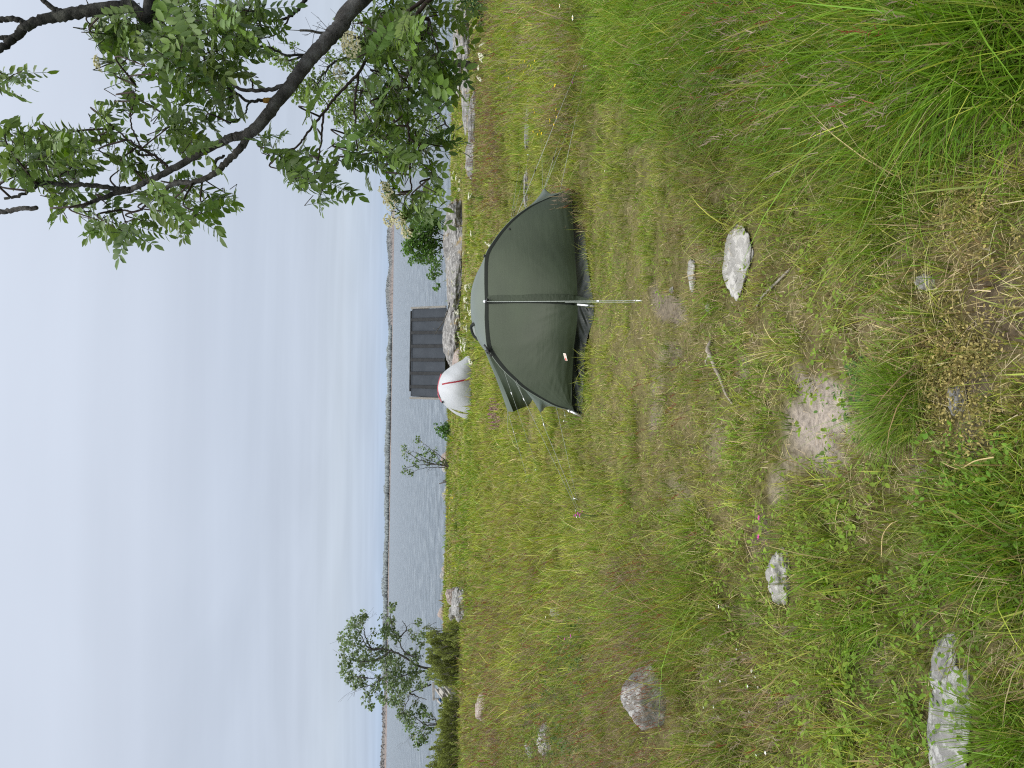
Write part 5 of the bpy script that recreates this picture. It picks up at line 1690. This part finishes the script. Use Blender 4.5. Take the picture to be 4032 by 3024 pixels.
# whitebeam with several stems behind the juniper on the left
st = [[(1722, 2640), (1660, 2628), (1605, 2595), (1560, 2570), (1510, 2555), (1455, 2553), (1430, 2520), (1410, 2480)],
      [Z5(930, 790), Z5(800, 790), Z5(720, 808), Z5(600, 838), Z5(480, 842), Z5(330, 850), Z5(262, 790)], [Z5(910, 905), Z5(800, 950), Z5(720, 980), Z5(700, 1060), Z5(640, 1110)],
      [Z5(780, 660), Z5(680, 620), Z5(610, 500), Z5(570, 430), Z5(545, 300), Z5(555, 190)], [Z5(480, 580), Z5(380, 590), Z5(320, 480), Z5(300, 380), Z5(290, 300)],
      [Z5(560, 590), Z5(480, 650), Z5(380, 690), Z5(260, 700), Z5(150, 650)], [Z5(480, 842), Z5(400, 900), Z5(330, 920), Z5(240, 940)], [Z5(720, 980), Z5(800, 1020), Z5(870, 1045)], [Z5(340, 850), Z5(220, 830), Z5(150, 800)], [Z5(610, 500), Z5(690, 400), Z5(650, 330)]]
lc = [(*Z5(a, b), r) for a, b, r in ((110, 480, 22), (140, 560, 26), (100, 660, 26), (140, 720, 30), (150, 800, 30), (180, 860, 24), (200, 500, 32), (240, 400, 32), (280, 320, 28), (320, 270, 20), (230, 620, 34), (250, 560, 28), (260, 750, 30), (300, 690, 30), (330, 620, 28),
                                      (160, 420, 22), (210, 350, 22), (350, 550, 24), (400, 430, 18), (390, 640, 26), (420, 690, 30), (370, 730, 24), (460, 600, 26), (520, 640, 32), (500, 720, 28), (540, 760, 34), (600, 700, 34), (640, 760, 34), (580, 830, 30), (660, 850, 34), (720, 750, 34), (720, 650, 30),
                                      (700, 890, 30), (620, 900, 34), (560, 940, 28), (520, 880, 26), (680, 960, 26), (600, 1010, 28), (560, 1060, 24), (640, 1080, 26), (680, 1150, 22), (640, 1180, 22), (700, 1230, 18), (780, 640, 26), (800, 560, 22), (830, 450, 20), (800, 350, 16), (760, 500, 24), (720, 430, 16),
                                      (570, 200, 18), (560, 250, 20), (520, 310, 22), (480, 320, 20), (560, 330, 22), (500, 400, 24), (480, 460, 24), (550, 420, 22), (590, 480, 24), (430, 880, 24), (400, 940, 24), (340, 1000, 20), (320, 1060, 20), (360, 1110, 16), (440, 1000, 20), (480, 1050, 18),
                                      (300, 900, 20), (260, 860, 24), (780, 800, 26), (760, 870, 24), (850, 880, 20), (800, 930, 18), (880, 820, 18), (220, 920, 14), (760, 1090, 14))]
wild_tree('whitebeam_tree', 'wind shaped many stemmed tree with grey green leaves behind the left juniper', 'tree', st, 33, .058, lc, .105, (.165, .23, .10), 95, GREYB, None, 120, .7, .7, .16)
st = [[Z5(985, 1275), Z5(930, 1270), Z5(850, 1265), Z5(770, 1200), Z5(700, 1170)], [Z5(985, 1275), Z5(900, 1300), Z5(800, 1340), Z5(710, 1385)], [Z5(985, 1275), Z5(900, 1210), Z5(850, 1140)], [Z5(985, 1275), Z5(950, 1300), Z5(850, 1370), Z5(790, 1420)], [Z5(985, 1275), Z5(880, 1250), Z5(720, 1260)], [Z5(960, 1275), Z5(940, 1200), Z5(860, 1170)]]
lc = [(*Z5(a, b), r) for a, b, r in ((650, 1165, 22), (680, 1220, 22), (720, 1180, 20), (700, 1300, 20), (740, 1250, 20), (800, 1170, 20), (840, 1130, 18), (860, 1190, 20), (920, 1190, 20), (780, 1330, 20), (740, 1370, 16), (850, 1370, 22), (800, 1410, 22), (790, 1450, 18), (850, 1400, 18), (860, 1290, 18), (830, 1110, 14), (900, 1320, 16))]
wild_tree('whitebeam_tree', 'small spreading tree rising above the leftmost juniper', 'tree', st, 33, .04, lc, .10, (.13, .20, .07), 80, GREYB, None, 40, .5, .4, .12)
st = [[Z3(552, 275), Z3(500, 268), Z3(450, 258), Z3(400, 240), Z3(345, 205)], [Z3(552, 275), Z3(520, 240), Z3(480, 210), Z3(440, 180), Z3(405, 152)], [Z3(552, 285), Z3(490, 280), Z3(420, 285), Z3(370, 305)], [Z3(552, 285), Z3(500, 262), Z3(430, 240), Z3(380, 205)], [Z3(552, 275), Z3(505, 250), Z3(480, 205)], [Z3(500, 268), Z3(420, 268), Z3(335, 285)]]
lc = [(*Z3(a, b), r) for a, b, r in ((340, 190, 16), (345, 215, 20), (370, 205, 18), (400, 160, 18), (425, 180, 20), (410, 150, 12), (480, 205, 18), (470, 225, 18), (350, 285, 18), (370, 310, 14), (340, 300, 12), (390, 270, 20), (420, 245, 22), (450, 255, 20), (390, 230, 18), (440, 215, 18), (500, 250, 16), (380, 250, 16), (355, 240, 14), (530, 262, 14))]
wild_tree('sallow_tree', 'small open shrubby tree with several thin stems at the shore left of the white tent', 'tree', st, 41, .045, lc, .11, (.115, .185, .055), 70, GREYB, None, 60, .5, .4, .12)
bush_c = [(*Z15(a, b), r) for a, b, r in ((290, 420, 52), (250, 470, 40), (300, 500, 50), (340, 440, 55), (330, 360, 52), (370, 400, 52), (360, 320, 46), (380, 480, 46), (340, 540, 40), (270, 540, 36), (390, 560, 38), (400, 620, 30), (380, 660, 20), (405, 720, 14), (370, 290, 36), (300, 380, 46), (230, 510, 24), (400, 350, 40))]
wild_tree('leafy_bush', 'dense dark green bush with pale blossoms growing behind the bedrock', 'bush', [[Z15(430, 450), Z15(380, 440), Z15(320, 430), Z15(270, 440)], [Z15(430, 450), Z15(380, 520), Z15(340, 540)], [Z15(430, 450), Z15(370, 380), Z15(330, 340)], [Z15(430, 450), Z15(400, 600), Z15(400, 680)]], 37, .05, bush_c, .115, (.085, .165, .032), 130, GREYB, None, 12, .3, .5, .035)
wild_tree('leafy_bush', 'small round green bush at the shore just left of the white tent', 'bush', [[Z15(510, 1578), Z15(460, 1575), Z15(410, 1560)], [Z15(510, 1578), Z15(450, 1600)]], 40, .03, [(*Z15(a, b), r) for a, b, r in ((420, 1555, 22), (440, 1580, 28), (465, 1590, 30), (480, 1560, 26), (400, 1548, 14), (490, 1600, 26), (450, 1550, 22), (500, 1575, 26))],   .10, (.085, .175, .04), 120, GREYB, None, 4, .3, .3, .02)
wild_tree('leafy_bush', 'dark leafy bush at the far right edge beside the slim rowan', 'bush', [[(1925, 30), (1890, 35), (1850, 40)], [(1925, 30), (1900, 80)], [(1925, 30), (1890, -30)]], 21.5, .03, [(1890, 20, 40), (1910, 60, 36), (1895, 95, 30), (1870, 40, 40), (1840, 60, 34), (1850, 0, 44), (1880, -40, 50), (1920, 10, 36), (1820, 30, 30), (1815, 100, 26), (1845, 120, 22), (1925, 90, 26)], .07, (.05, .095, .03), 70, GREYB, None, 8, .3, .3, .03)


# ------------------------------------------------------------------ junipers
def juniper(label, blobs, y, group=None):
    """dense bushes of upright plumes: every plume is a leaning cone of short needles"""
    b0 = np.array(P(max(b[0] for b in blobs), blobs[0][1], y)); b0[2] = float(height(b0[0], b0[1]))
    root = thing('juniper_bush', b0, label, 'bush', group)
    V, T, C = [], [], []; st = MB(); off = 0
    pos, dd, LL, cc = [], [], [], []
    for (X, Y, r) in blobs:
        for k in range(int(9 * (r / 22.0) ** 1.6)):
            yd = y + random.gauss(0, .45)
            tip = np.array(P(X + random.uniform(-r, r) * .8, Y + random.uniform(-r, r), yd))
            hl = random.uniform(.28, .55)
            lean = np.array([random.gauss(-.06, .25), random.gauss(0, .2), 1.0]); lean /= np.linalg.norm(lean)
            bs = tip - lean * hl
            st.tube([bs - lean * .2, tip], [.012, .003], 4, False)
            n = 130
            t = RNG.random(n) ** .8
            rr_ = .085 * (1 - t) ** .6 + .015
            a = RNG.uniform(0, 6.283, n)
            o = np.stack([np.cos(a) * rr_, np.sin(a) * rr_, np.zeros(n)], 1) * RNG.uniform(.3, 1, (n, 1))
            pos.append(bs + lean * (t * hl)[:, None] + o)
            dd.append(o / .08 * .7 + lean + RNG.normal(0, .25, (n, 3)))
            LL.append(RNG.uniform(.035, .075, n))
            tone = random.uniform(.7, 1.25)
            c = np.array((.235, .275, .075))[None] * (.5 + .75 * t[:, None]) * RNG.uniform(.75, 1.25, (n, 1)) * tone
            cc.append(c)
    pos = np.concatenate(pos); n = len(pos)
    v_, t_, c_ = leaves_np(pos, np.concatenate(dd), RNG.normal(0, 1, (n, 3)), np.concatenate(LL), np.full(n, .55), np.concatenate(cc))
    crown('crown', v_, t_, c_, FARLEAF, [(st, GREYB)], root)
    return root


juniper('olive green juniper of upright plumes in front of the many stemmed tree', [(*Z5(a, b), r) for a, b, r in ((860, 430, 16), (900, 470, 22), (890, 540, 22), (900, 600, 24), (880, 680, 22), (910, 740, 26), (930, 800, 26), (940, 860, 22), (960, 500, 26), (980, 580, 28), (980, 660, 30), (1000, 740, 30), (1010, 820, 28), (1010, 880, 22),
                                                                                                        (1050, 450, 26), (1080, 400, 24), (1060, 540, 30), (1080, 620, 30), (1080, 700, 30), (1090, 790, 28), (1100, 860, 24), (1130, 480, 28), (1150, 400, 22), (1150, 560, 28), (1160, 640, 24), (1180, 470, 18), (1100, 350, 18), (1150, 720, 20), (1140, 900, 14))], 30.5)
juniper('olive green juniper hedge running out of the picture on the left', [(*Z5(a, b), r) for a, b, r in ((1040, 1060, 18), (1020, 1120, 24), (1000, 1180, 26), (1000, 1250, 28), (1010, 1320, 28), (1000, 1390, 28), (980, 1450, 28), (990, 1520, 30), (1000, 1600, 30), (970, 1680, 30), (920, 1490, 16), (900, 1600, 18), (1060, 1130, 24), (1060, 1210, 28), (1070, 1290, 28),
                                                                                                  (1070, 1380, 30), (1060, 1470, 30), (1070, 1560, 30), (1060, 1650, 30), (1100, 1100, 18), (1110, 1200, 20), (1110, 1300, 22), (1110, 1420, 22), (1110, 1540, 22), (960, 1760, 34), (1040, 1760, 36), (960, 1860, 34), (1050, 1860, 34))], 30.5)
juniper('low green juniper beside the long grey shore rock', [(*Z3(a, b), r) for a, b, r in ((595, 815, 14), (605, 830, 14), (600, 850, 12))], 28.5)

# ------------------------------------------------------------------ dead wood
mb = MB()
mb.tube(crom([P(1786, 1178, 34), P(1773, 1186, 34), P(1760, 1230, 33.8), P(1745, 1268, 33.7), P(1722, 1300, 33.6), P(1712, 1318, 33.6)], 6), [.03, .022, .010], 6, True, .1)
mb.tube(crom([P(1741, 1274, 33.7), P(1730, 1268, 33.7), P(1716, 1262, 33.7)], 4), .008, 4); mb.tube(crom([P(1728, 1292, 33.6), P(1716, 1296, 33.5), P(1706, 1292, 33.5)], 4), .008, 4)
tag(mb.build('dead_branch', GREYB, None), 'dark dead branch leaning on the bedrock in front of the shed roof', 'branch')
mb = MB()
r_ = [E(2803, 1338, .0), E(2812, 1372, .035), E(2817, 1398, .03), E(2838, 1450, .03), E(2858, 1500, .025), E(2872, 1550, .02), E(2886, 1594, .0)]
mb.tube(crom(r_, 7), [.010, .014, .010, .007, .004], 9, True, .14); mb.tube(crom([E(2817, 1398, .03), E(2800, 1420, .03), E(2792, 1440, .01)], 5), [.008, .004], 7, True, .1)
tag(mb.build('tree_root', mat_noise('bare_pale_wood', (.17, .14, .11), (.36, .32, .27), 30, .85, .6, 60, 6, None, .004, .2), None), 'knotty pale exposed root lying across the short grass', 'root')
mb = MB(); mb.tube(crom([E(3118, 1060, .01), E(3070, 1110, .012), E(3010, 1170, .012), E(2975, 1215, .0)], 6), [.005, .006, .004], 7, True, .08)
tag(mb.build('fallen_stick', mat_noise('grey_stick', (.19, .17, .14), (.30, .28, .24), 30, .85, .4), None), 'thin grey stick lying diagonally in the grass below the flat white rock', 'stick')
zs = lambda a, b: (1680 + a / 5.53, 1750 + b / 5.53)
mb = MB(); mb.tube([P(*zs(580, 700), 42), P(*zs(480, 750), 42), P(*zs(350, 800), 42)], [.07, .055, .03], 7, True, .1); mb.tube([P(*zs(570, 760), 42), P(*zs(470, 800), 42), P(*zs(270, 855), 42)], [.06, .05, .025], 7, True, .1)
tag(mb.build('stump', GREYB, None), 'split grey stump leaning at the shore beside the shrubby tree', 'stump')


# ------------------------------------------------------------------ flowers, one by one
STALK = mat_plain('flower_stem', (.10, .14, .04), .7, .2)


def umbel_proto():
    V, T, C = [], [], []
    for k in range(7):
        a = k * .9; r = .055 * (k > 0)
        v, t, c = [], [], []
        umbel_mesh((v, t, c), 10, .032, .010, (.62, .62, .46), (.78, .78, .68))
        b = len(V); V += [x + np.array([r * math.cos(a), r * math.sin(a), .55 - .1 * r]) for x in v]; T += [tuple(i + b for i in q) for q in t]; C += c
    head = mesh_tris('umbel', V, T, np.array(C)); head.materials.append(PETAL)
    m2 = MB(); m2.tube([(0, 0, -.05), (.01, 0, .25), (0, 0, .42)], .006, 5)
    for k in range(7):
        a = k * .9; r = .055 * (k > 0); m2.tube([(0, 0, .42), (r * .6 * math.cos(a), r * .6 * math.sin(a), .48), (r * math.cos(a), r * math.sin(a), .545)], .003, 4)
    st = mesh_py('stem', m2.V, m2.F); st.materials.append(STALK)
    return head, st


def plant_field(name, cat, protos, pts, labels, group, hs, base_h):
    """every plant is a thing with a stem and a flower head"""
    for k, (X, Y) in enumerate(pts):
        head, st = protos[k % len(protos)]
        # foot of the plant: step along the sight line until the flower hangs at its own height over the ground
        hh = base_h * hs * random.uniform(.8, 1.2)
        d = ray(X, Y)
        sv_ = np.linspace(1.5, 60, 3000)
        pv = CAM + d[None] * sv_[:, None]
        p = pv[int(np.argmax(pv[:, 2] - height(pv[:, 0], pv[:, 1]) < hh))]
        z = float(height(p[0], p[1]))
        t = thing(name, (p[0], p[1], z), labels if isinstance(labels, str) else labels[k % len(labels)], cat, group)
        sc = hh / base_h
        t.scale = (sc * random.uniform(.9, 1.2),) * 2 + (sc,)
        tl = .38 if name == 'cow_parsley' else .09
        t.rotation_euler = (random.gauss(0, tl), random.gauss(-.1, tl), random.uniform(0, 6))
        for nm, me in (('flower_head', head), ('stem', st)):
            o = bpy.data.objects.new(nm, me); COL.objects.link(o); o.parent = t


rnd = random.Random(3)
zp = lambda a, b: (1580 + a / 3.317, 1180 + b / 3.317)
pars = [zp(a, b) for a, b in ((615, 110), (640, 90), (690, 190), (720, 235), (660, 150), (600, 130), (750, 285), (830, 40), (860, 120), (820, 60), (870, 90), (790, 20), (740, 120), (700, 355), (760, 380), (820, 320), (850, 370), (680, 400), (675, 480), (690, 470), (740, 430), (770, 470), (790, 560), (775, 600), (800, 540),
                                                (830, 520), (820, 655), (890, 660), (835, 710), (880, 230), (900, 190))]
pars += [Z15(a, b) for a, b in ((500, 60), (520, 80), (490, 75), (530, 110), (515, 140), (595, 190), (598, 230), (640, 330), (610, 390), (470, 560), (480, 640), (500, 700), (460, 700), (560, 540), (450, 620), (490, 600), (570, 690), (590, 720), (560, 760), (490, 760), (540, 900))]
pars += [(1500 + a / 1.843, b / 1.843) for a, b in ((655, 425), (655, 470), (690, 330), (670, 370), (640, 290), (700, 480))]
plant_field('cow_parsley', 'flower', [umbel_proto() for _ in range(3)], pars, 'white flat headed cow parsley flowering in the rough grass by the shore rocks', 'cow parsley along the bedrock', 1.0, .55)


def disc_proto(c0, c1, R, n, cen=None, hgt=.3, cup=.3):
    V, T, C = [], [], []
    for k in range(n):
        a = 6.283 * k / n; w = 6.283 / n * .45
        b = len(V)
        V += [np.array([0, 0, hgt]), np.array([math.cos(a - w) * R * .6, math.sin(a - w) * R * .6, hgt + cup * R * .6]), np.array([math.cos(a) * R, math.sin(a) * R, hgt + cup * R]), np.array([math.cos(a + w) * R * .6, math.sin(a + w) * R * .6, hgt + cup * R * .6])]
        T += [(b, b + 1, b + 2), (b, b + 2, b + 3)]
        C += [np.array(c0) * .8 + np.array(c1) * .2] * 1 + [np.array(c1)] * 3
    if cen is not None:
        b = len(V); V += [np.array([math.cos(k) * R * .3, math.sin(k) * R * .3, hgt + .004 + cup * R * .3]) for k in np.linspace(0, 5.2, 6)] + [np.array([0, 0, hgt + .012])]
        T += [(b + k, b + (k + 1) % 6, b + 6) for k in range(6)]; C += [np.array(cen)] * 7
    h = mesh_tris('flower', V, T, np.array(C)); h.materials.append(PETAL)
    m2 = MB(); m2.tube([(0, 0, -.03), (.006, .004, hgt * .5), (0, 0, hgt)], .0028, 5)
    s = mesh_py('stem', m2.V, m2.F); s.materials.append(STALK)
    return h, s


def spike_proto(c0, c1):
    V, T, C = [], [], []
    for k in range(46):
        t = k / 46
        v, tt, c = [], [], []
        umbel_mesh((v, tt, c), 1, .01, .011, c0, c1)
        a = k * 2.4; r = .026 * (1 - t * .75)
        b = len(V); V += [x + np.array([r * math.cos(a), r * math.sin(a), .17 + .22 * t]) for x in v]; T += [tuple(i + b for i in q) for q in tt]; C += c
    h = mesh_tris('flower_spike', V, T, np.array(C)); h.materials.append(PETAL)
    m2 = MB(); m2.tube([(0, 0, -.03), (0, 0, .2), (0, 0, .38)], .004, 5)
    s = mesh_py('stem', m2.V, m2.F); s.materials.append(STALK)
    return h, s


YEL = disc_proto((.70, .50, .02), (.78, .62, .03), .019, 6, (.6, .42, .02), .3)
zy = lambda a, b: (1600 + a / .9095, b / .9095)
plant_field('buttercup', 'flower', [YEL], [zy(a, b) for a, b in ((376, 213), (361, 254), (367, 272), (366, 281), (404, 232), (424, 228), (432, 238), (421, 246), (431, 257), (452, 220), (454, 241), (443, 252), (458, 390), (463, 398), (523, 321), (536, 399), (517, 424), (535, 424), (515, 434), (456, 459), (472, 475), (480, 470), (478, 486), (533, 450))],
            'yellow buttercup among the grass to the right of the tent', 'buttercups right of the tent', 1.0, .3)
plant_field('iris', 'flower', [disc_proto((.70, .52, .03), (.80, .66, .05), .055, 5, None, .45, .6)], [zs(455, 1020), zs(525, 1190), zs(505, 1388), zs(437, 1580), zs(565, 1140), zs(560, 1625)], 'yellow flower at the edge of the bay left of the shrubby tree', 'yellow flowers along the bay', 1.0, .45)
WHT = disc_proto((.75, .75, .72), (.82, .82, .80), .02, 9, (.6, .42, .03), .3)
plant_field('daisy', 'flower', [WHT], [zy(550, 20), zy(596, 45)], ['white daisy nearest the top corner of the meadow, right of the guy lines', 'white daisy with a yellow eye, just left of the other white one'], 'white daisies right of the guy lines', 1.0, .3)
plant_field('daisy', 'flower', [WHT], [(1960 + 360 / 2.013, 2200 + 465 / 2.013)], 'single large white daisy in brownish grass left of the tent', None, 1.0, .34)
plant_field('daisy', 'flower', [WHT], [zy(714, 609)], 'white flower in the yellow grass in front of the right tent corner', None, .5, .3)
PINK = [spike_proto((.34, .13, .22), (.46, .26, .34)) for _ in range(2)]
plant_field('pink_flower', 'flower', PINK, [(1800 + a / 3.687, 1250 + b / 3.687) for a, b in ((470, 1170), (480, 1210), (500, 1250), (470, 1290), (455, 1330), (490, 1340), (445, 1390), (470, 1420), (500, 1460), (455, 1480), (490, 1500), (465, 1540), (520, 1480), (440, 1440), (485, 1580), (460, 1620))],
            'pink flower spike in the pink patch left of the white tent', 'patch of pink flowers', .8, .38)
PUR = disc_proto((.30, .03, .22), (.46, .06, .34), .016, 7, None, .28)
plant_field('purple_flower', 'flower', [PUR], [(2265, 2032), (2272, 2040), (2280, 2024), (2286, 2035), (2262, 2044), (2290, 2022)], 'small purple flower around the peg of the left guy lines', 'purple flowers at the guy line peg', .8, .28)
plant_field('purple_flower', 'flower', [PUR], [(1960 + 485 / 2.013, 2200 + 625 / 2.013), (1960 + 530 / 2.013, 2200 + 628 / 2.013), (1960 + 580 / 2.013, 2200 + 632 / 2.013)], 'purple flower in the tall grass below the white daisy', 'purple flowers below the white daisy', 1.0, .28)
MAG = disc_proto((.52, .03, .26), (.62, .08, .36), .013, 6, None, .12)
plant_field('pink_flower', 'flower', [MAG], [(2998, 2054), (2996, 2133)], ['magenta flower in short grass, nearer the bare soil', 'magenta flower in short grass just above the pale broken stone'], 'two magenta flowers', 1.0, .12)
plant_field('purple_flower', 'flower', [PUR], [zy(600, 277)], 'single purple flower under the right guy line', None, 1.0, .28)
ORA = disc_proto((.40, .08, .01), (.62, .17, .02), .014, 6, (.08, .02, .01), .26)
plant_field('orange_flower', 'flower', [ORA], [(1960 + a / 2.013, 2200 + b / 2.013) for a, b in ((118, 740), (115, 912), (118, 942), (143, 940), (165, 975), (160, 1130), (124, 1000))], 'small orange flower in the rough left of the boulder', 'orange flowers on the left', 1.0, .26)
SMW = disc_proto((.75, .75, .70), (.82, .82, .8), .007, 5, None, .08)
plant_field('small_white_flower', 'flower', [SMW], [(2000 + a / 1.0886, 1900 + b / 1.0886) for a, b in ((983, 720), (1015, 735), (1048, 820), (1062, 826), (1075, 888), (910, 857), (925, 908), (845, 962), (880, 965), (908, 1016), (1065, 1160), (1103, 1157), (912, 532), (1040, 980), (1030, 880))], 'tiny white flower in the grass right of the grey boulder', 'tiny white flowers near the boulder', 1.0, .08)


# a long dry stalk and the fountain of grass by the bare soil
def tussock(X, Y, n, hh, label, col, wind=-.2, spread=.55):
    g = G(X, Y)
    a = RNG.uniform(0, 6.283, n); r = .11 * np.sqrt(RNG.random(n))
    root = np.stack([g[0] + np.cos(a) * r, g[1] + np.sin(a) * r, np.full(n, g[2] - .01)], 1)
    b = np.stack([np.cos(a), np.sin(a)], 1) * RNG.uniform(.2, 1.5, (n, 1)) * spread + np.array([wind, .0]) + RNG.normal(0, .15, (n, 2))
    c = np.array(col) * RNG.uniform(.65, 1.35, (n, 1))
    c[RNG.random(n) < .07] = (.32, .27, .13)
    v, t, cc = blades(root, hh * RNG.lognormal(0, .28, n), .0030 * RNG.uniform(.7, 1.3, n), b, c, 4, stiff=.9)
    o = link('grass_tussock', mesh_tris('grass_tussock', v, t, cc), BLADE)
    return tag(o, label, 'grass tuft')


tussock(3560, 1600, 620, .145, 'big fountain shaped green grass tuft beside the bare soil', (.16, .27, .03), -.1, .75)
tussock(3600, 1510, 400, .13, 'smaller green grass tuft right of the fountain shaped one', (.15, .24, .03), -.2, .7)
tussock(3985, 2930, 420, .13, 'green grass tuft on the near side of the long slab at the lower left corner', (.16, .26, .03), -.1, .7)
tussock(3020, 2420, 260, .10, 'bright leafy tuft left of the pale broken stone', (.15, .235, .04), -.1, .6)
for k, (pts, lb) in enumerate((([(4030, 1800), (3930, 1815), (3840, 1845), (3750, 1820)], 'bent dry golden straw stalk over the dark green herbs nearest the viewer'), ([(3510, 2190), (3515, 2110), (3545, 2065), (3575, 2050)], 'curved dry straw in short grass left of the bare soil'),
                               ([(3310, 2370), (3320, 2340), (3380, 2370), (3420, 2310)], 'looped dry straw beside the bright tuft'), ([(3760, 2180), (3780, 2240), (3770, 2290), (3790, 2340)], 'crooked pale straw in the left foreground'))):
    mb = MB(); q = np.array([G(a, b) + np.array([0, 0, .035 + .05 * (k == 0) * (1 - i / 3)]) for i, (a, b) in enumerate(pts)])
    mb.tube(crom(q, 6), [.0022, .0018, .0012], 5)
    o = mb.build('straw_stalk', mat_plain('dry_straw_%d' % k if False else 'dry_straw', (.42, .33, .16), .7, .2), None); tag(o, lb, 'straw')
